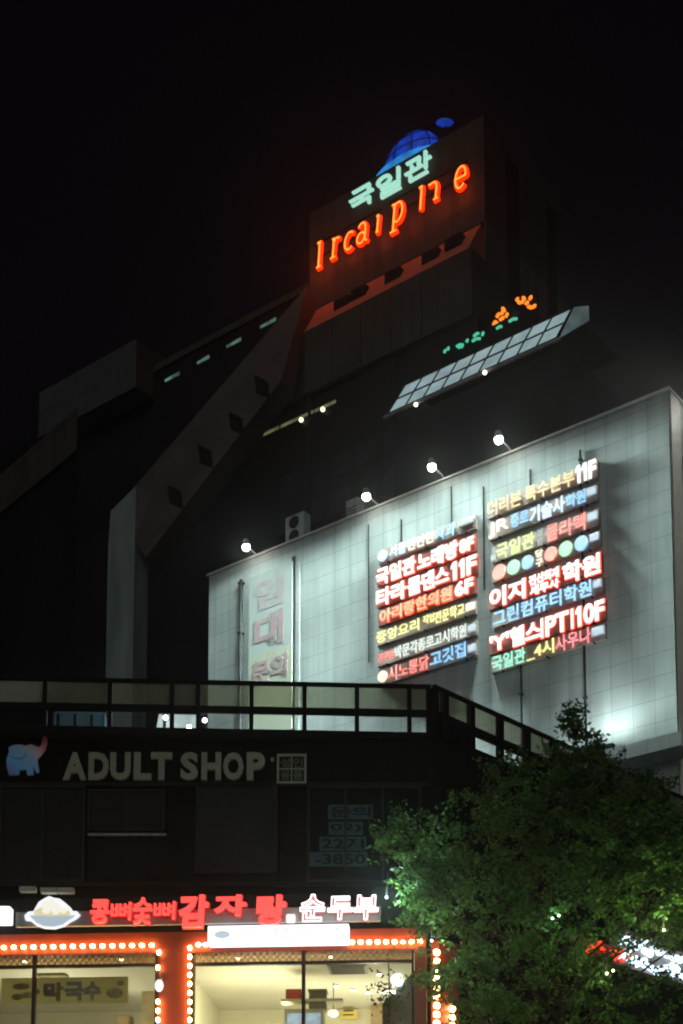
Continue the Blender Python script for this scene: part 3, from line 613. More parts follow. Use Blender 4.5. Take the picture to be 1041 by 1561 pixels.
mb = MB(); mb.box(A, A.a(135, 1275), A.a(254, 1275), A.z(200, 1276), A.z(200, 1273), .054, .12); mb.build('ledge', M['grey_metal'], fb)
mb = MB(); mb.box(A, A.a(-160, 1340), 0, A.z(200, 1200), A.z(200, 1194), .004, .09); mb.box(A, A.a(-160, 1340), 0, A.z(200, 1352), A.z(200, 1346), .004, .09)
mb.build('cornice', M['black_metal'], fb)
# restaurant storey
M['red_frame'] = mat('red_frame', (.27, .032, .008), .6, .2, 3)
M['room_wall'] = mat('room_wall', (.62, .58, .44), .8, .06, 1); M['room_ceiling'] = mat('room_ceiling', (.66, .63, .52), .8, .05, 1)
yt_, yb_ = 1448, 1690
def sz(y): return S.z(400, y)
def sa(x, y=1500): return S.a(x, y)
zhead, zfl = sz(1450), sz(1700)
aS0, aS1 = sa(-170), sa(650)
mb = MB()
mb.box(S, aS0, aS1, zhead, zst, -.35, 0)
mb.build('storefront_beam', M['red_frame'], fb)
MB().box(S, aS0, aS1, zst+.003, zst+.75, -.6, -.04).build('wall', M['black_metal'], fb)
for x0, x1 in ((240, 291), (632, 650)):
    MB().box(S, sa(x0), sa(x1), zfl, zhead-.003, -.35, 0).build('storefront_pillar', M['red_frame'], fb)
MB().box(S, aS0, aS1, 0, zfl-.003, -.35, 0).build('wall', M['black_metal'], fb)
# room
zc_ = zhead+.12
MB().box(S, aS0, aS1-.05, zc_, zc_+.1, -6.5, -.36).build('room_ceiling', M['room_ceiling'], fb)
MB().box(S, aS0, aS1-.05, zfl-.1, zc_-.003, -6.6, -6.5).build('room_wall', M['room_wall'], fb)
MB().box(S, aS0, aS1-.05, zfl-.2, zfl-.103, -6.5, -.36).build('room_floor', mat('room_floor', (.25, .2, .14), .5), fb)
MB().box(S, aS1-.15, aS1-.05, zfl, zc_-.003, -6.5, -.36).build('room_wall', M['room_wall'], fb)
MB().box(S, sa(252), sa(262), zfl, zc_-.003, -6.5, -.36).build('room_wall', M['room_wall'], fb)
# glazing
M['pane'] = glassmat('pane', (.93, .95, .9), .05)
def window(x0, x1, mull, top=1467):
    zt2 = sz(top)
    mb = MB()
    mb.box(S, sa(x0), sa(x1), zt2-.03, zt2+.03, -.16, -.06)
    for m_ in mull: mb.box(S, sa(m_)-.035, sa(m_)+.035, zfl, zhead-.006, -.165, -.05)
    mb.box(S, sa(x0), sa(x0)+.05, zfl, zhead-.006, -.17, -.055); mb.box(S, sa(x1)-.05, sa(x1), zfl, zhead-.006, -.17, -.055)
    f = mb.build('window', mat('window_frame', (.03, .018, .014), .4), fb)
    MB().box(S, sa(x0)+.06, sa(x1)-.06, zfl, zt2-.04, -.112, -.10).build('pane', M['pane'], f)
    # diamond lattice band under the beam
    mb = MB(); h = zhead-.01 - (zt2+.035); st = .13; a_ = sa(x0)+.06
    while a_ < sa(x1)-.06-h:
        for s_ in (1, -1):
            p = S.P(a_ if s_ > 0 else a_+h, zt2+.035, -.09 if s_ > 0 else -.082); q = S.P(a_+h if s_ > 0 else a_, zhead-.01, -.09 if s_ > 0 else -.082)
            mb.bar(p, q, .013, .016)
        a_ += st
    mb.build('lattice', mat('lattice_wood', (.34, .2, .1), .6), f)
    MB().box(S, sa(x0)+.06, sa(x1)-.06, zt2+.035, zhead-.01, -.125, -.115).build('pane', glassmat('band_glass', (.92, .78, .58), .03, .2, (.55, .45, .3)), f)
window(-165, 239, (50,)); window(292, 631, (462,))
# inside lights
def ceil_lamp(x, y, w_, lab, e=22):
    p = hit(x, y, Vector((0, 0, zc_-.02)), Vector((0, 0, 1)))
    t_ = thing('ceiling_light', p, lab, 'ceiling light', 'small ceiling lights in the restaurant')
    mb = MB(); mb.tube([p + Vector((0, 0, .015)), p - Vector((0, 0, .02))], w_, 12); mb.build('trim', M['white_metal'], t_)
    MB().ball(p - Vector((0, 0, .03)), w_*.8, (1, 1, .5)).build('bulb', emis('downlight', (1, .96, .85), e), t_, True)
for i, (x, y, lab) in enumerate(((363, 1459, 'small round ceiling light behind the lattice left of the dark mullion'), (504, 1457, 'small round ceiling light behind the lattice right of the dark mullion'),
                                  (578, 1484, 'small ceiling light between the vent and the hanging plant'), (512, 1502, 'small ceiling light left end of the row behind the plant'),
                                  (537, 1508, 'small ceiling light in the middle of the row deep in the restaurant'), (561, 1512, 'small ceiling light nearest left of the hanging plant'), (38, 1464, 'left small ceiling light behind the left window lattice'), (185, 1461, 'right small ceiling light behind the left window lattice'))):
    ceil_lamp(x, y, .05, lab)
def room_light(x, depth, e):
    l = bpy.data.lights.new('room_light', 'POINT'); o = bpy.data.objects.new('room_light', l); COL.objects.link(o)
    l.energy = e; l.color = (1, .95, .70); l.shadow_soft_size = .35
    o.location = S.P(sa(x), zc_-1.7, -depth)
room_light(380, 2.6, 235); room_light(560, 4.2, 210); room_light(30, 2.4, 150); room_light(150, 4.2, 80)
# cassette in the ceiling, tube light, plant, shelf, fridge, pot
p = hit(530, 1476, Vector((0, 0, zc_)), Vector((0, 0, 1))); v_ = S.px(530, 1476)
t_ = thing('ceiling_vent', p, 'square ceiling vent in the lit restaurant ceiling', 'vent')
cf = Fr(p, S.u); dpt = .28
mb = MB(); mb.box(cf, -.42, .42, zc_-.04, zc_-.004, -.4, .4); mb.build('frame', mat('vent_grey', (.35, .33, .27), .6), t_)
mb = MB()
for j in range(5): mb.box(cf, -.36, .36, zc_-.06, zc_-.043, -.34+.15*j, -.26+.15*j)
mb.build('slat', mat('vent_dark', (.12, .11, .09), .6), t_)
def inroom(x, y, d): return Fr(S.P(0, 0, -d), S.u).px(x, y)
a_, z_ = inroom(600, 1512, 4.5); I4 = Fr(S.P(0, 0, -4.5), S.u)
t_ = thing('tube_light', I4.P(a_, z_, 0), 'glowing white tube light behind the hanging plant', 'light')
MB().tube([I4.P(a_-.28, z_, 0), I4.P(a_+.28, z_, 0)], .045, 10).build('tube', emis('tube_white', (1, .97, .9), 6), t_)
MB().box(I4, a_-.3, a_+.3, z_+.05, z_+.1, -.04, .04).build('housing', M['white_metal'], t_)
mb = MB(); mb.tube([I4.P(a_-.2, z_+.1, 0), I4.P(a_-.2, zc_, 0)], .012); mb.tube([I4.P(a_+.2, z_+.1, 0), I4.P(a_+.2, zc_, 0)], .012); mb.build('wire', M['cable'], t_)
# hanging plant
I1 = Fr(S.P(0, 0, -.8), S.u); a_, z_ = I1.px(592, 1512)
t_ = thing('hanging_plant', I1.P(a_, z_-.4, 0), 'dark leafy plant hanging inside the restaurant window', 'plant')
rnd = random.Random(3); mb = MB()
for k in range(260):
    u_, v2 = rnd.gauss(0, .14), rnd.gauss(-.05, .2)
    c = I1.P(a_+u_*(1+.6*rnd.random()), z_+v2, rnd.gauss(0, .1)); s_ = .045
    e1 = Vector((rnd.uniform(-1, 1), rnd.uniform(-1, 1), rnd.uniform(-1, 1))).normalized()*s_; e2 = e1.cross(Vector((rnd.uniform(-1, 1), rnd.uniform(-1, 1), rnd.uniform(-1, 1)))).normalized()*s_*.5
    mb.poly([c-e1, c+e2, c+e1, c-e2])
mb.build('foliage', mat('room_leaf', (.05, .06, .02), .6), t_)
mb = MB(); mb.tube([I1.P(a_, z_-.5, 0), I1.P(a_+.02, z_+.1, 0), I1.P(a_, zc_, 0)], .012); mb.build('stem', M['cable'], t_)
IL = Fr(S.P(0, 0, -4.2), S.u)
def ib(fr, x0, x1, y0, y1): xm, ym = (x0+x1)/2, (y0+y1)/2; return fr.a(x0, ym), fr.a(x1, ym), fr.z(xm, y1), fr.z(xm, y0)
I3 = Fr(S.P(0, 0, -2.2), S.u)
q = ib(I3, 470, 496, 1506, 1537)
t_ = thing('storage_box', I3.P((q[0]+q[1])/2, q[2], -.3), 'grey box standing on top of the drinks fridge right of the mullion', 'box')
MB().box(I3, q[0], q[1], q[2], q[3]-.05, -.5, -.12).build('carton', mat('grey_carton', (.20, .19, .15), .8, .3, 4), t_, bevel=.03)
MB().box(I3, q[0]-.02, q[1]+.02, q[3]-.047, q[3], -.52, -.1).build('lid', mat('carton_lid', (.28, .26, .2), .8, .2, 4), t_)
q = ib(IL, 176, 197, 1546, 1600)
t_ = thing('wall_cabinet', IL.P((q[0]+q[1])/2, zfl, 0), 'small brown cabinet in the left room near the string of bulbs', 'cabinet')
MB().box(IL, q[0], q[1], zfl, q[3], -.5, 0).build('carcass', mat('cab_brown', (.26, .19, .10), .6, .2, 3), t_); MB().box(IL, q[0]+.03, q[1]-.03, zfl+.1, q[3]-.05, .003, .02).build('door', mat('cab_door', (.32, .24, .13), .6, .2, 3), t_)
MB().box(IL, IL.a(216, 1520), IL.a(236, 1520), zfl, zc_-.004, -.3, 0).build('room_column', mat('room_column', (.42, .33, .2), .8), fb)
q = ib(I3, 55, 100, 1478, 1487)
t_ = thing('air_vent', I3.P((q[0]+q[1])/2, q[2], -.3), 'dark slot vent under the ceiling above the window banner', 'vent')
MB().box(I3, q[0], q[1], q[2], q[3], -.3, 0).build('casing', mat('vent_brown', (.25, .2, .12), .7), t_)
mb = MB()
for j in range(3): mb.box(I3, q[0]+.05, q[1]-.05, q[2]+.04+.06*j, q[2]+.06+.06*j, .003, .012)
mb.build('slat', M['cable'], t_)
# display fridge, red box, posters, lamp shade
I3 = Fr(S.P(0, 0, -2.2), S.u); I5 = Fr(S.P(0, 0, -6.3), S.u)
def ib(fr, x0, x1, y0, y1): xm, ym = (x0+x1)/2, (y0+y1)/2; return fr.a(x0, ym), fr.a(x1, ym), fr.z(xm, y1), fr.z(xm, y0)
q = ib(I3, 433, 493, 1538, 1690)
t_ = thing('drinks_fridge', I3.P((q[0]+q[1])/2, q[2], -.3), 'pale glass fronted drinks fridge behind the dark mullion', 'fridge')
MB().box(I3, q[0], q[1], zfl, q[3], -.6, 0).build('cabinet', mat('fridge_cream', (.5, .48, .38), .5, .1), t_)
MB().box(I3, q[0]+.06, q[1]-.06, zfl+.1, q[3]-.1, .003, .03).build('glass_door', emis('fridge_light', (.6, .8, 1), .55, var=.3, scale=5), t_)
q = ib(I3, 434, 458, 1505, 1521)
t_ = thing('red_box', I3.P((q[0]+q[1])/2, q[2], -.4), 'small red box inside the restaurant left of the dark mullion', 'box')
MB().box(I3, q[0], q[1], q[2], q[3], -.45, -.15).build('carton', mat('red_card', (.4, .06, .04), .6), t_, bevel=.02)
MB().box(I3, q[0]-.1, q[1]+.9, q[2]-.06, q[2]-.004, -.5, -.1).build('shelf', M['room_wall'], t_)
q = ib(I5, 395, 418, 1487, 1515)
t_ = thing('wall_picture', I5.P((q[0]+q[1])/2, q[2], 0), 'faint framed notice on the back wall left of the red box', 'picture')
MB().box(I5, q[0], q[1], q[2], q[3], -.1, 0).build('frame', mat('notice_frame', (.3, .28, .22), .7), t_); MB().box(I5, q[0]+.05, q[1]-.05, q[2]+.05, q[3]-.05, .003, .01).build('sheet', mat('notice_sheet', (.5, .47, .36), .7), t_)
q = ib(I5, 518, 545, 1539, 1553)
t_ = thing('wall_menu', I5.P((q[0]+q[1])/2, q[2], 0), 'small yellow menu board deep in the restaurant', 'menu board')
MB().box(I5, q[0], q[1], q[2], q[3], -.1, 0).build('board', mat('menu_yellow', (.7, .55, .15), .7), t_)
mb = MB()
for j in range(3): mb.box(I5, q[0]+.08, q[1]-.1, q[2]+.08+.1*j, q[2]+.11+.1*j, .003, .01)
mb.build('print', M['cable'], t_)
q = ib(I5, 566, 622, 1527, 1640)
t_ = thing('wooden_cupboard', I5.P((q[0]+q[1])/2, zfl, 0), 'tall brown cupboard at the back right of the restaurant', 'cupboard')
MB().box(I5, q[0], q[1], zfl, q[3], -.15, .3).build('cabinet', mat('cupboard_wood', (.34, .24, .13), .5, .2, 3), t_); MB().box(I5, (q[0]+q[1])/2-.01, (q[0]+q[1])/2+.01, zfl, q[3]-.05, .303, .31).build('door_gap', M['cable'], t_)
# lampshade
I2 = Fr(S.P(0, 0, -3.6), S.u); a_, z_ = I2.px(508, 1545)
t_ = thing('pendant_lamp', I2.P(a_, z_, 0), 'round white pendant lamp right of the drinks fridge', 'lamp')
MB().ball(I2.P(a_, z_, 0), .13, (1, 1, .7)).build('shade', emis('shade_glow', (1, .95, .8), 1.4), t_, True); MB().tube([I2.P(a_, z_+.08, 0), I2.P(a_, zc_, 0)], .01).build('cord', M['cable'], t_)
# noodle banner behind left window
Ib = Fr(S.P(0, 0, -.35), S.u); q = ib(Ib, 2, 195, 1490, 1530)
bnn = thing('window_banner', Ib.P((q[0]+q[1])/2, q[2], 0), 'yellow food banner with grey and brown letters inside the left window', 'banner')
MB().box(Ib, q[0], q[1], q[2], q[3], -.01, 0).build('cloth', glassmat('banner_straw', (.3, .28, .16), .0, .88, (.60, .56, .34)), bnn)
for ch, x0, x1, m_ in (('막', 66, 97, (.26, .17, .12)), ('국', 98, 128, (.22, .24, .24)), ('수', 128, 154, (.22, .24, .24))):
    z0, z1 = Ib.z(100, 1526), Ib.z(100, 1497)
    mb = MB(); put_text(mb, Ib, ch, Ib.a(x0, 1510), Ib.a(x1, 1510), z0, z1, .003, .012, .06); mb.build('lettering', mat('banner_ink', m_, .7, .15), bnn)
for x, y, rx, ry, c in ((32, 1504, 13, 5, (.35, .18, .10)), (26, 1520, 9, 5, (.25, .25, .13)), (42, 1517, 8, 5, (.35, .28, .14)), (175, 1514, 13, 8, (.25, .26, .16)), (184, 1499, 6, 4, (.2, .22, .12)), (57, 1512, 4, 4, (.3, .12, .08))):
    a_, z_ = Ib.px(x, y); k = Ib.a(x+rx, y)-a_
    MB().disc(Ib, a_, z_, k, k*ry/rx, .003, .012).build('dish_print', mat('dish', c, .7, .3, 12), bnn)
q = ib(Ib, 55, 100, 1480, 1488)
# ------------------------------------------------------------------ bulb strings round the windows
EM['bulb'] = emis('led_bulb', (1, .66, .26), 42)
def string(pts, label, flip=False):
    """pts: list of ((x,y,vertical)) bulb centres in the storefront plane"""
    a_, z_ = S.px(*pts[0][:2])
    root = thing('string_lights', S.P(a_, z_, .03), label, 'string lights', 'bulb strings round the restaurant windows')
    mb = MB()
    cs = [S.px(x, y) for x, y, _ in pts]
    mb.tube([S.P(a, z, .012) for a, z in cs], .01, 6) if len(cs) > 1 else None
    mb.build('cable', M['cable'], root)
    for (a, z), (_, _, v) in zip(cs, pts):
        w_, h_ = (.034, .047) if v else (.047, .034)
        o = MB().box(S, a-w_, a+w_, z-h_, z+h_, .02, .10).build('bulb', EM['bulb'], root, bevel=.03)
string([(-8+15*i, 1445.5-.015*15*i, 0) for i in range(17)], 'row of warm bulbs along the top of the left window')
string([(243, 1453+0.1*i, 1) for i in (0,)] + [(241.5, 1476, 1)] + [(241.5, 1528+13.8*i, 1) for i in range(9)], 'column of warm bulbs down the right side of the left window')
string([(290, 1446+13.7*i, 1) for i in range(15)], 'column of warm bulbs down the left side of the right window')
string([(303, 1441, 0), (314, 1441, 0)] + [(537+12.9*i, 1437.5-.012*12.9*i, 0) for i in range(9)], 'row of warm bulbs along the top of the right window')
# wall lantern in the gap
a_, z_ = S.px(243, 1500, .1)
wl = thing('wall_lantern', S.P(a_, z_-.2, 0), 'white glowing wall lantern between bulbs on the red pillar', 'lantern')
MB().ball(S.P(a_, z_-.04, .13), .085, (1, 1, 1.5)).build('shade', emis('lantern_glow', (1, .93, .8), 1.6), wl, True)
mb = MB(); mb.tube([S.P(a_+.03, z_+.22, .0), S.P(a_+.06, z_+.2, .12), S.P(a_, z_+.08, .13)], .018); mb.tube([S.P(a_, z_+.07, .13), S.P(a_, z_+.11, .13)], .05, 10); mb.build('bracket', M['grey_metal'], wl)

# ------------------------------------------------------------------ restaurant sign
sb = thing('restaurant_sign', S.P(sa(300, 1395), zst+.1, .2), 'grey sign bar with red and white glowing Hangul letters over the restaurant', 'sign')
SS = Fr(S.P(0, 0, .35), S.u)
def ss(x0, x1, y0, y1): xm, ym = (x0+x1)/2, (y0+y1)/2; return SS.a(x0, ym), SS.a(x1, ym), SS.z(xm, y1), SS.z(xm, y0)
q = ss(24, 580, 1386, 1408)
MB().box(SS, q[0], q[1], q[2], q[3], -.1, 0).build('sign_bar', mat('sign_grey', (.30, .29, .28), .5, .1, 2), sb)
mb = MB()
for x in (60, 200, 330, 450, 560): mb.box(SS, SS.a(x, 1395)-.03, SS.a(x, 1395)+.03, q[2]+.05, q[2]+.1, -.4, -.1)
mb.build('bracket', M['black_metal'], sb)
EM['sign_red'] = emis('sign_red', (1, .06, .05), 1.7); EM['sign_back'] = emis('sign_redback', (1, .015, .008), .8)
bk = MB()
for ch, x0, x1, y0, y1, b_ in (('콩', 140, 168, 1374, 1410, .02), ('뼈', 171, 201, 1378, 1404, .0), ('숯', 204, 233, 1371, 1411, .015), ('뼈', 236, 268, 1377, 1403, .0), ('감', 274, 318, 1367, 1416, .04), ('자', 328, 376, 1367, 1398, .04), ('탕', 392, 436, 1367, 1412, .04)):
    q = ss(x0, x1, y0, y1)
    mb = MB(); put_text(mb, SS, ch, *q, .06, .16, b_, slant=.05); mb.build('letter', EM['sign_red'], sb)
    put_text(bk, SS, ch, *q, .012, .03, b_, grow=.02, slant=.05)
bk.build('red_glow_layer', EM['sign_back'], sb)
q = ss(437, 451, 1396, 1409); MB().box(SS, q[0], q[1], q[2], q[3], .06, .16).build('comma', emis('comma_glow', (1, .85, .8), 1.2), sb, bevel=.03)
bk = MB()
for ch, x0, x1, y0, y1 in (('순', 458, 496, 1366, 1407), ('두', 500, 538, 1369, 1404), ('부', 540, 577, 1367, 1404)):
    q = ss(x0, x1, y0, y1)
    mb = MB(); put_text(mb, SS, ch, *q, .08, .16, .02, outline=.013, slant=.05); mb.build('letter', emis('outline_white', (1, .93, .93), 3), sb)
    put_text(bk, SS, ch, *q, .02, .05, .09, slant=.05)
bk.build('red_glow_layer', emis('outline_back', (1, .08, .07), .45), sb)
# bowl emblem
bo = thing('bowl_emblem', SS.P(SS.a(80, 1395), SS.z(80, 1416), .1), 'lit cut-out of a white stew bowl at the left of the restaurant sign', 'emblem')
def bpoly(pts, d0, d1, m, nm): MB().prism(SS, [SS.px(x, y) for x, y in pts], d0, d1).build(nm, m, bo)
bpoly([(38, 1397), (44, 1391), (52, 1390), (60, 1376), (68, 1371), (76, 1367), (84, 1370), (92, 1371), (100, 1377), (108, 1384), (112, 1390), (118, 1390), (123, 1396), (116, 1402), (108, 1406), (98, 1413), (84, 1417), (68, 1416), (56, 1412), (48, 1405), (40, 1404)], .0, .06, emis('bowl_white', (.95, .97, 1), 1.0), 'backing')
bpoly([(46, 1397), (52, 1397), (110, 1397), (116, 1396), (113, 1400), (106, 1404), (96, 1411), (82, 1414), (68, 1413), (57, 1408), (51, 1402)], .063, .075, emis('bowl_blue', (.50, .62, .72), .8), 'bowl')
bpoly([(52, 1396), (54, 1390), (62, 1385), (80, 1382), (98, 1385), (107, 1390), (109, 1396), (80, 1399)], .063, .075, emis('bowl_soup', (.85, .75, .42), .85), 'soup')
for x, y, r in ((72, 1381, 8), (86, 1385, 9), (72, 1390, 6), (98, 1389, 6), (86, 1392, 5), (80, 1376, 5)):
    a_, z_ = SS.px(x, y); k = SS.a(x+r, y)-a_
    MB().disc(SS, a_, z_, k, k*.8, .078+.002*r, .09+.002*r).build('dumpling', emis('dumpling', (.95, .93, .8), .95), bo)
# white light box below the red letters, and one cut by the left edge
q = ss(318, 532, 1412, 1440)
lbx = thing('light_box', SS.P((q[0]+q[1])/2, q[2], 0), 'glowing white light box under the red restaurant letters', 'light box')
MB().box(SS, q[0], q[1], q[2], q[3], -.18, .12).build('box', emis('lightbox_white', (.98, .98, 1), 2.0), lbx, bevel=.02)
M['lightbox_faint'] = emis('lightbox_faint', (.66, .76, .84), .8)
for wd, x0, x1 in (('두부를', 362, 408), ('직접', 416, 446), ('만드는', 454, 500), ('집', 509, 524)):
    mb = MB(); put_text(mb, SS, wd, SS.a(x0, 1426), SS.a(x1, 1426), SS.z(420, 1435), SS.z(420, 1417), .122, .128, .01); mb.build('lettering', M['lightbox_faint'], lbx)
MB().disc(SS, SS.a(340, 1427), SS.z(340, 1427), .16, .08, .122, .128).build('oval_mark', M['lightbox_faint'], lbx)
q = ss(-40, 17, 1384, 1409)
lbx = thing('light_box', SS.P((q[0]+q[1])/2, q[2], 0), 'glowing white light box cut by the left edge beside the bowl', 'light box')
MB().box(SS, q[0], q[1], q[2], q[3], -.15, .12).build('box', emis('lightbox_white2', (.98, .95, 1), 2.0), lbx, bevel=.02)
MB().box(SS, q[0]+.1, q[1]-.1, q[3]+.003, q[3]+.03, -.1, .05).build('cap', M['grey_metal'], lbx)
# sign lamps on arms over the bar
for i, (x, y, lab) in enumerate(((72, 1358, 'small lamp on a bent arm above the bowl'), (98, 1358, 'brighter pale box lamp on an arm right of the bowl'), (40, 1356, 'thin lamp arm above the left light box'))):
    a_, z_ = A.px(x, y, .9)
    t_ = thing('sign_lamp', A.P(a_, z_+.5, .1), lab, 'lamp')
    mb = MB(); mb.tube([A.P(a_-.02, z_+1.0, .055), A.P(a_, z_+.75, .5), A.P(a_+.02, z_+.1, .9)], .010, 6); mb.build('arm', M['cable'], t_)
    MB().box(A, a_-.13, a_+.2, z_-.05, z_+.05, .8, .98).build('head', mat('lamp_head_pale', (.5, .5, .38), .4, .2), t_, bevel=.015)

# ------------------------------------------------------------------ dull letters over the upper storey
M['dull'] = mat('dull_letter', (.26, .27, .20), .6, .12, 3)
asg = thing('shop_lettering', A.P(A.a(250, 1168), A.z(250, 1189), .1), 'dull unlit ADULT SHOP letters on the black front', 'sign')
def dl(s, x0, x1, y0, y1, b_=.045):
    mb = MB(); xm = (x0+x1)/2; ym = (y0+y1)/2
    put_text(mb, A, s, A.a(x0, ym, .1), A.a(x1, ym, .1), A.z(xm, y1, .1), A.z(xm, y0, .1), .02, .12, b_); mb.build('letter', M['dull'], asg)
for ch, x0, x1 in (('A', 96, 132), ('D', 135, 166), ('U', 168, 199), ('L', 204, 231), ('T', 230, 262), ('S', 275, 302), ('H', 307, 337), ('O', 340, 371), ('P', 376, 404)): dl(ch, x0, x1, 1147, 1189)
a_, z_ = A.px(415, 1157, .1); MB().disc(A, a_, z_, .035, .035, .02, .1).build('dot', M['dull'], asg)
sq = thing('square_logo', A.P(A.a(445, 1170), A.z(445, 1193), .05), 'dull square framed four character sign right of the shop letters', 'sign')
x0, x1, z0, z1 = A.a(422, 1170, .1), A.a(467, 1170, .1), A.z(445, 1194, .1), A.z(445, 1149, .1)
MB().box(A, x0, x1, z0, z1, .02, .06).build('board', M['black_metal'], sq)
mb = MB(); t = .045
for b_ in ((x0, x1, z0, z0+t), (x0, x1, z1-t, z1), (x0, x0+t, z0+t, z1-t), (x1-t, x1, z0+t, z1-t)): mb.box(A, *b_, .063, .1)
xm, zm = (x0+x1)/2, (z0+z1)/2
mb.box(A, xm-.012, xm+.012, z0+t, z1-t, .063, .09); mb.box(A, x0+t, xm-.013, zm-.012, zm+.012, .063, .088); mb.box(A, xm+.013, x1-t, zm-.012, zm+.012, .063, .088)
mb.build('frame', M['dull'], sq)
dim = mat('dull_dim', (.12, .13, .1), .6, .2)
for ch, i, j in (('성', 0, 1), ('인', 1, 1), ('용', 0, 0), ('품', 1, 0)):
    mb = MB(); ca = x0+t+(x1-x0-2*t)*(.25+.5*i); cz = z0+t+(z1-z0-2*t)*(.25+.5*j); h = (x1-x0-2*t)*.19
    put_text(mb, A, ch, ca-h, ca+h, cz-h, cz+h, .063, .08, .01); mb.build('letter', dim, sq)
# elephant emblem
el = thing('elephant_emblem', A.P(A.a(40, 1150), A.z(40, 1183), .1), 'small blue and pink elephant emblem left of the dull letters', 'emblem')
m, nt, b = newmat('elephant_paint'); N = nt.nodes.new; L = nt.links.new
g_ = N('ShaderNodeNewGeometry'); sx_ = N('ShaderNodeSeparateXYZ'); L(g_.outputs['Position'], sx_.inputs[0])
zA, zB = A.z(40, 1183), A.z(40, 1120); xA, xB = A.P(A.a(10, 1150), 0).x, A.P(A.a(72, 1150), 0).x
m1 = N('ShaderNodeMapRange'); m1.inputs[1].default_value = zA; m1.inputs[2].default_value = zB; L(sx_.outputs[2], m1.inputs[0])
m2 = N('ShaderNodeMapRange'); m2.inputs[1].default_value = xA; m2.inputs[2].default_value = xB; L(sx_.outputs[0], m2.inputs[0])
ad = N('ShaderNodeMath'); ad.operation = 'MULTIPLY_ADD'; ad.inputs[1].default_value = .55; L(m1.outputs[0], ad.inputs[0])
ml = N('ShaderNodeMath'); ml.operation = 'MULTIPLY'; ml.inputs[1].default_value = .45; L(m2.outputs[0], ml.inputs[0]); L(ml.outputs[0], ad.inputs[2])
cr = N('ShaderNodeValToRGB'); L(ad.outputs[0], cr.inputs[0]); e_ = cr.color_ramp.elements
e_[0].position = .05; e_[0].color = (.10, .09, .30, 1); e_[1].position = 1; e_[1].color = (.28, .03, .08, 1)
for pos, c in ((.22, (.06, .28, .60)), (.45, (.14, .30, .52)), (.62, (.36, .32, .42)), (.75, (.45, .12, .20))):
    x = e_.new(pos); x.color = (*c, 1)
L(cr.outputs[0], b.inputs['Base Color']); L(cr.outputs[0], b.inputs['Emission Color']); b.inputs['Emission Strength'].default_value = .05; b.inputs['Roughness'].default_value = .4
M['elephant'] = m
def epoly(pts, d0, d1, nm):
    mb = MB(); mb.prism(A, [A.px(x, y, .1) for x, y in pts], d0, d1); mb.build(nm, M['elephant'], el)
epoly([(10, 1160), (12, 1154), (14, 1148), (14, 1142), (18, 1138), (24, 1136), (32, 1136), (40, 1138), (48, 1135), (54, 1138), (60, 1140), (64, 1136), (65, 1128), (66, 1120), (71, 1122), (72, 1132), (69, 1143), (63, 1151), (57, 1157), (58, 1166), (60, 1177), (55, 1178), (51, 1168), (51, 1181), (42, 1182), (40, 1173), (30, 1174), (29, 1181), (14, 1182), (11, 1172)], .06, .14, 'body')
epoly([(14, 1142), (20, 1138), (30, 1138), (38, 1143), (40, 1150), (35, 1156), (26, 1157), (17, 1154)], .143, .18, 'ear')
# phone number stickers on the dark window
ph_ = thing('phone_sticker', A.P(A.a(518, 1275), A.z(518, 1322), .06), 'faint teal telephone number stickers on the dark upper window', 'sticker')
M['teal'] = mat('teal_film', (.04, .075, .082), .5, .3, 4); M['teal_ink'] = mat('teal_ink', (.006, .008, .009), .6)
for s, x0, x1, y0, y1, tx in (('문의', 500, 568, 1228, 1250, (503, 565)), ('02)', 501, 553, 1254, 1274, (504, 550)), ('2271', 487, 558, 1277, 1298, (490, 555)), ('-3850', 472, 560, 1300, 1322, (480, 557))):
    xm, ym = (x0+x1)/2, (y0+y1)/2
    MB().box(A, A.a(x0, ym), A.a(x1, ym), A.z(xm, y1), A.z(xm, y0), .054, .057).build('film', M['teal'], ph_)
    mb = MB(); put_text(mb, A, s, A.a(tx[0], ym), A.a(tx[1], ym), A.z(xm, y1-3), A.z(xm, y0+3), .06, .063, .02); mb.build('lettering', M['teal_ink'], ph_)

# ------------------------------------------------------------------ roof railing
M['rail_panel'] = glassmat('rail_panel', (.74, .73, .64), .02, .15, (.45, .45, .36))
rl = thing('roof_railing', G.P(G.a(330, 1080), zroof, 0), 'black framed roof railing with frosted panels along the street front', 'railing')
zt_ = G.z(655, 1043)
def gz(y, x=400): return G.z(x, y)
zp1, zp0, zo1, zo0 = gz(1043), gz(1077), gz(1087), gz(1112)
posts = [-130, -32, 68, 167, 262, 302, 383, 464, 544, 624, 653]
aG0 = G.a(-170, 1080)
mb = MB(); mb.box(G, aG0, .03, zp1, zp1+.07, -.09, .0); mb.box(G, aG0, .03, zo1, zp0, -.08, -.005); mb.box(G, aG0, .03, zo0-.14, zo0, -.1, .01)
mb.build('rail', M['dark_frame'], rl)
for x in posts:
    a_ = G.a(x, 1080)
    MB().box(G, a_-.045, a_+.045, zo0+.002, zp1-.002, -.11, .02).build('post', M['dark_frame'], rl)
for x0, x1 in zip(posts, posts[1:]):
    a0, a1 = G.a(x0, 1060)+.047, G.a(x1, 1060)-.047
    MB().box(G, a0, a1, zp0+.003, zp1-.003, -.05, -.04).build('panel', M['rail_panel'], rl)
# slab edge below it
pts = [G.P(aG0, 0, 0), G.P(.02, 0, 0), A.P(0.02, 0, -.5), A.P(aG0, 0, -.5)]
MB().hexa([Vector((p.x, p.y, zroof-.04)) for p in pts], [Vector((p.x, p.y, zo0-.145)) for p in pts]).build('roof_edge', M['dark_frame'], fb)
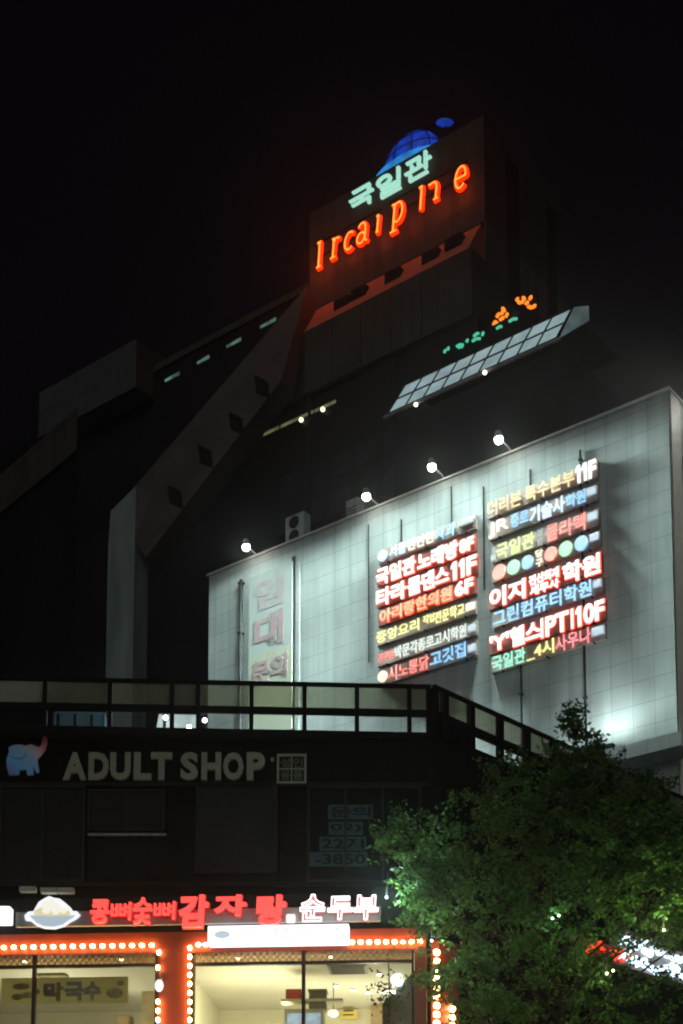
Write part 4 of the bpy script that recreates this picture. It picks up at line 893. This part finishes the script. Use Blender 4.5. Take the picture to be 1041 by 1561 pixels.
# along the right hand side
rr = thing('roof_railing', R.P(4, zroof, 0), 'black framed roof railing with frosted panels receding along the right side', 'railing')
aRe = R.a(1120, 1250)
mb = MB(); mb.box(R, -.02, aRe, zp1, zp1+.07, -.09, 0); mb.box(R, -.02, aRe, zo1-.05, zp0, -.08, -.005); mb.box(R, -.02, aRe, zo0-.14, zo0, -.1, .01)
mb.build('rail', M['dark_frame'], rr)
rp = [0.02]
for x in (680, 720, 764, 805, 845, 885, 930, 975, 1018, 1060, 1100): rp.append(R.a(x, 1060+(x-670)*.46))
for i, a_ in enumerate(rp): MB().box(R, a_-.07, a_+.07, zo0+.002, zp1-.002, -.11, .02).build('post', M['dark_frame'], rr)
for i, (a0, a1) in enumerate(zip(rp, rp[1:])):
    MB().box(R, a0+.075, a1-.075, zp0+.003, zp1-.003, -.05, -.04).build('panel', M['rail_panel'], rr)
    if i not in (2, 3, 8): MB().box(R, a0+.075, a1-.075, zo0+.002, zo1-.053, -.06, -.05).build('panel', M['dark_glass'], rr)
# things on the roof seen through the railing gaps
Gb = Fr(G.P(0, 0, -5), G.u)
def gb(x0, x1, y0, y1): xm, ym = (x0+x1)/2, (y0+y1)/2; return Gb.a(x0, ym), Gb.a(x1, ym), Gb.z(xm, y1), Gb.z(xm, y0)
q = gb(226, 300, 1089, 1130); ht = q[3]-zroof
sh = thing('rooftop_tent', Gb.P((q[0]+q[1])/2, zroof, -1), 'pale lit rooftop tent seen through the railing gap', 'tent')
zq = gz(1092)
mb = MB(); mb.hexa([Gb.P(a, z, -2) for a, z in ((q[0]-.1, zroof), (q[1], zroof), (q[1], zroof+ht), (q[0]+.25, zroof+ht))], [Gb.P(a, z, 0) for a, z in ((q[0]-.1, zroof), (q[1], zroof), (q[1], zroof+ht), (q[0]+.25, zroof+ht))])
mb.build('canvas', emis('tent_glow', (.60, .80, .78), .32, var=.5, scale=3), sh)
mb = MB(); mb.box(Gb, q[0]+.35, q[0]+.4, zroof, zroof+ht, .003, .05); mb.build('pole', M['black_metal'], sh)
for i, (x, y, lab) in enumerate(((252, 1094, 'bright bulb left of the narrow railing bay on the roof'), (288, 1108, 'low bright bulb inside the narrow railing bay on the roof'), (312, 1098, 'bright bulb right of the narrow railing bay on the roof'))):
    Gc = Fr(G.P(0, 0, -4.4), G.u); a_, z_ = Gc.px(x, y)
    t_ = thing('rooftop_bulb', Gc.P(a_, zroof, 0), lab, 'bulb', 'bulbs on the low roof')
    MB().ball(Gc.P(a_, z_, 0), .05).build('bulb', emis('roof_bulb', (.95, 1, .85), 25), t_, True)
    MB().bar(Gc.P(a_, zroof, -.03), Gc.P(a_, z_-.03, -.03), .03).build('stand', M['black_metal'], t_)
    if i != 1:
        l = bpy.data.lights.new('bulb_light', 'POINT'); lo = bpy.data.objects.new('bulb_light', l); COL.objects.link(lo)
        l.energy = 14; l.color = (.85, 1, .95); l.shadow_soft_size = .1; lo.location = Gc.P(a_, z_+.15, -.2) - t_.location; lo.parent = t_
q = gb(80, 160, 1083, 1135)
tk = thing('rooftop_tank', Gb.P((q[0]+q[1])/2, zroof, -.8), 'dull blue tank on the low roof behind the railing', 'tank')
MB().box(Gb, q[0], q[1], zroof, q[3], -1.4, 0).build('shell', mat('tank_blue', (.10, .22, .30), .5, .2, 2), tk, bevel=.08)
mb = MB()
for k in range(4): mb.box(Gb, q[0]+.1+k*.4, q[0]+.15+k*.4, zroof+.05, q[3]-.1, .003, .03)
mb.build('rib', M['cable'], tk)

# ------------------------------------------------------------------ signs half hidden by the tree, right hand side
def rb(x0, x1, y0, y1, d=0): xm, ym = (x0+x1)/2, (y0+y1)/2; return R.a(x0, ym, d), R.a(x1, ym, d), R.z(xm, y1, d), R.z(xm, y0, d)
q = rb(940, 1110, 1440, 1495, .3)
sg = thing('side_sign', R.P((q[0]+q[1])/2, q[2], .2), 'white blue lit sign glimpsed through the tree at lower right', 'sign')
MB().box(R, q[0], q[1], q[2], q[3], .1, .3).build('board', M['board_dark'], sg)
rnd = random.Random(11); mb = MB()
for k in range(16):
    a_ = q[0]+(q[1]-q[0])*(k+.3)/16; h = q[3]-q[2]
    for j in range(2):
        z_ = q[2]+h*(.12+.45*j+.1*rnd.random()); p = R.P(a_, z_, .36); mb.tube([p, p + R.u*(.22+.2*rnd.random()) + Vector((0, 0, h*.3*rnd.uniform(-.3, 1)))], .075, 7)
mb.build('tube', emis('cold_tube', (.62, .82, 1), 3), sg, True)
q = rb(880, 950, 1436, 1462, .3)
sg = thing('side_sign', R.P((q[0]+q[1])/2, q[2], .2), 'red lit sign glimpsed through the tree above the white blue one', 'sign')
MB().box(R, q[0], q[1], q[2], q[3], .1, .3).build('board', M['board_dark'], sg)
mb = MB()
for k in range(7):
    a_ = q[0]+(q[1]-q[0])*(k+.3)/7; z_ = q[2]+(q[3]-q[2])*rnd.uniform(.15, .6); p = R.P(a_, z_, .36); mb.tube([p, p + R.u*rnd.uniform(.1, .4) + Vector((0, 0, .25*rnd.uniform(-.2, 1)))], .06, 7)
mb.build('tube', emis('red_sign_tube', (1, .06, .015), 1.6), sg, True)
# red pier with bulbs on the corner side
q = rb(659, 690, 1460, 1700, .02)
rd = thing('corner_pier', R.P((q[0]+q[1])/2, 0, .1), 'red corner pier behind the tree right of the restaurant window', 'pier')
MB().box(R, q[0], q[1], 0, R.z(675, 1440), .003, .2).build('cladding', M['red_frame'], rd)
MB().box(R, q[0]-.03, q[1]+.03, R.z(675, 1440)+.003, R.z(675, 1436), .003, .24).build('cap', M['black_metal'], rd)
for lab, pts in (('column of warm bulbs on the corner pier half behind the tree', [(665, 1452+13.5*i) for i in range(14)]), ('short low column of warm bulbs right of the corner pier string', [(689, 1538+13*i) for i in range(8)])):
    c0 = R.px(pts[0][0], pts[0][1], .25)
    rt = thing('string_lights', R.P(c0[0], c0[1], .25), lab, 'string lights', 'bulb strings on the corner pier')
    cs = [R.px(x, y, .25) for x, y in pts]; mb = MB(); mb.tube([R.P(a, z, .212) for a, z in cs], .01, 6); mb.build('cable', M['cable'], rt)
    for a, z in cs: MB().box(R, a-.06, a+.06, z-.055, z+.055, .22, .30).build('bulb', EM['bulb'], rt, bevel=.03)

# ------------------------------------------------------------------ street tree
m, nt, b = newmat('leaf'); N = nt.nodes.new; L = nt.links.new
g_ = N('ShaderNodeNewGeometry'); cr = N('ShaderNodeValToRGB'); L(g_.outputs['Random Per Island'], cr.inputs[0]); e_ = cr.color_ramp.elements
e_[0].color = (.035, .105, .025, 1); e_[1].color = (.10, .20, .04, 1); x = e_.new(.5); x.color = (.06, .145, .032, 1)
L(cr.outputs[0], b.inputs['Base Color']); b.inputs['Roughness'].default_value = .55; b.inputs['Specular IOR Level'].default_value = .3
tr = N('ShaderNodeBsdfTranslucent'); L(cr.outputs[0], tr.inputs[0]); mx = N('ShaderNodeMixShader'); mx.inputs[0].default_value = .4
L(b.outputs[0], mx.inputs[1]); L(tr.outputs[0], mx.inputs[2]); L(mx.outputs[0], nt.nodes['Material Output'].inputs[0]); M['leaf'] = m
TY = 27.0; base = atY(850, 1500, TY); base.z = 0
tree = thing('street_tree', base, 'leafy green street tree in front of the corner building at lower right', 'tree')
BL_ = [(625, 1290, 46), (690, 1285, 55), (680, 1350, 55), (640, 1345, 38), (705, 1400, 58), (645, 1405, 30), (755, 1235, 58), (770, 1310, 78), (840, 1205, 66), (882, 1160, 42), (880, 1112, 17), (876, 1092, 9), (850, 1300, 88), (930, 1215, 60), (940, 1300, 88), (1000, 1262, 58), (1020, 1340, 80), (1065, 1290, 60), (900, 1400, 88), (800, 1400, 80), (720, 1470, 56), (700, 1535, 50), (780, 1500, 80), (860, 1500, 80), (950, 1440, 60), (1010, 1420, 55), (940, 1540, 75), (1030, 1540, 70), (1090, 1400, 80), (665, 1490, 24), (595, 1278, 18), (782, 1180, 22), (990, 1192, 16), (915, 1150, 16), (840, 1600, 110), (960, 1620, 90), (740, 1600, 60)]
rnd = random.Random(5); lv = MB(); br = MB(); cents = []
for bx, by, r in BL_:
    dep = TY + rnd.uniform(-1.2, 1.2)*(1 if r > 30 else .4)
    c = atY(bx, by, dep); rm = r/FPX*dep; cents.append((c, rm))
    sparse = .55 if by > 1425 else 1.0
    for k in range(int(r*r/205*sparse)+4):
        v = Vector((rnd.gauss(0, 1), rnd.gauss(0, 1), rnd.gauss(0, 1))).normalized()*rm*(rnd.random()**.36)*1.02
        cc = c + v; dirn = (v + Vector((rnd.gauss(0, .3), rnd.gauss(0, .3), rnd.gauss(0, .2)))).normalized() if v.length > 0 else Vector((0, 0, 1))
        br.bar(cc - dirn*.32, cc + dirn*.3, .008)
        for j in range(rnd.randint(45, 70)):
            t = rnd.uniform(-.33, .34); p = cc + dirn*t + Vector((rnd.gauss(0, .075), rnd.gauss(0, .075), rnd.gauss(0, .045)))
            e1 = Vector((rnd.gauss(0, 1), rnd.gauss(0, 1), rnd.gauss(-.2, .7))).normalized(); e2 = e1.cross(Vector((rnd.gauss(0, 1), rnd.gauss(0, 1), rnd.gauss(0, 1)))).normalized()
            s_ = rnd.uniform(.035, .062)
            lv.poly([p-e1*s_, p+e2*s_*.55-e1*s_*.1, p+e1*s_, p-e2*s_*.55-e1*s_*.1])
for sx_, sy_, ex, ey in ((640, 1262, 612, 1246), (700, 1235, 688, 1212), (590, 1282, 566, 1272), (625, 1262, 606, 1253), (612, 1345, 588, 1343), (640, 1385, 612, 1398), (655, 1420, 632, 1430), (760, 1190, 752, 1166), (800, 1170, 792, 1136), (835, 1160, 826, 1128), (880, 1110, 878, 1072), (868, 1130, 856, 1098), (905, 1140, 918, 1122), (940, 1170, 952, 1140), (985, 1205, 990, 1172), (660, 1300, 630, 1276), (655, 1500, 640, 1478), (660, 1450, 636, 1452)):
    p0, p1 = atY(sx_, sy_, TY+rnd.uniform(-.5, .5)), atY(ex, ey, TY+rnd.uniform(-.5, .5)); br.tube([p0, p0.lerp(p1, .5) + Vector((0, 0, .05)), p1], .012, 5, .004)
    for j in range(46):
        t = rnd.random(); p = p0.lerp(p1, t) + Vector((rnd.gauss(0, 1), rnd.gauss(0, 1), rnd.gauss(0, 1)))*(.09*(1.15-t))
        e1 = Vector((rnd.gauss(0, 1), rnd.gauss(0, 1), rnd.gauss(-.2, .7))).normalized(); e2 = e1.cross(Vector((rnd.gauss(0, 1), rnd.gauss(0, 1), rnd.gauss(0, 1)))).normalized(); s_ = rnd.uniform(.03, .055)
        lv.poly([p-e1*s_, p+e2*s_*.55-e1*s_*.1, p+e1*s_, p-e2*s_*.55-e1*s_*.1])
top = Vector((base.x+.1, TY, 7.5))
br.tube([base, base + Vector((.03, 0, 2.2)), base + Vector((-.05, .05, 4.5)), top, atY(872, 1180, TY)], .16, 10, .03)
for c, rm in cents:
    if rm < .3: continue
    hz_ = max(2.8, min(8.8, c.z - .55*abs(c.x-base.x) - .5)) + rnd.uniform(-.4, .4)
    s_ = Vector((base.x + .03*math.sin(hz_), TY + .05*math.cos(hz_*2), hz_))
    md = s_.lerp(c, .5) + Vector((rnd.gauss(0, .12), rnd.gauss(0, .12), .22)); br.tube([s_, md, c], .032, 6, .008)
lv.build('crown', M['leaf'], tree); br.build('trunk', mat('bark', (.03, .024, .018), .9, .3, 8), tree)

def fill_lamp(x, y, Y, e, c, lab, n=1, hang=.5):  # added bulbs, each with a point light that fills the crown
    p = atY(x, y, Y); t_ = thing('fill_bulb', p, lab, 'bulb', 'added fill bulbs lighting the tree')
    for i in range(n): MB().ball(p + Vector((.11*i, 0, 0.05*i)), .021).build('bulb', emis('tree_fill_bulb', c, 8), t_, True)
    MB().tube([p + Vector((0, .02, .03)), p + Vector((.03, .12, hang))], .01, 6).build('cord', M['cable'], t_)
    l = bpy.data.lights.new('bulb_light', 'POINT'); lo = bpy.data.objects.new('bulb_light', l); COL.objects.link(lo)
    l.energy = e; l.color = c; l.shadow_soft_size = .12; lo.parent = t_; lo.location = (0, -.12, 0)
fill_lamp(589, 1368, 26.4, 95, (.66, 1, .92), 'added white fill bulb at the right end of the restaurant letters by the tree')
fill_lamp(658, 1434, 26.0, 34, (.85, 1, .75), 'added fill bulb just right of the top row of bulbs among the leaves')
fill_lamp(842, 1400, TY-1.5, 7, (.6, 1, .7), 'added pair of pale green fill bulbs in the middle of the tree', 2)
fill_lamp(1012, 1418, TY-1.7, 60, (.85, 1, .45), 'added fill bulb in the tree near the right edge above the white blue sign')
fill_lamp(925, 1484, TY-1.3, 12, (1, .95, .5), 'added pair of yellowish fill bulbs low in the tree left of the white blue sign', 2)

# ------------------------------------------------------------------ thin haze volume added to give the lights a soft bloom
hz = MB(); q = ((-160, -60), (160, -60), (160, 250), (-160, 250))
hz.hexa([Vector((x, y, -1)) for x, y in q], [Vector((x, y, 62)) for x, y in q])
hm = bpy.data.materials.new('haze'); hm.use_nodes = True; hm.node_tree.nodes.remove(hm.node_tree.nodes['Principled BSDF'])
pv = hm.node_tree.nodes.new('ShaderNodeVolumePrincipled'); pv.inputs['Color'].default_value = (.85, .85, .85, 1)
pv.inputs['Density'].default_value = .0008; pv.inputs['Anisotropy'].default_value = .92
hm.node_tree.links.new(pv.outputs[0], hm.node_tree.nodes['Material Output'].inputs['Volume'])
ho = hz.build('haze', hm); ho['kind'] = 'stuff'
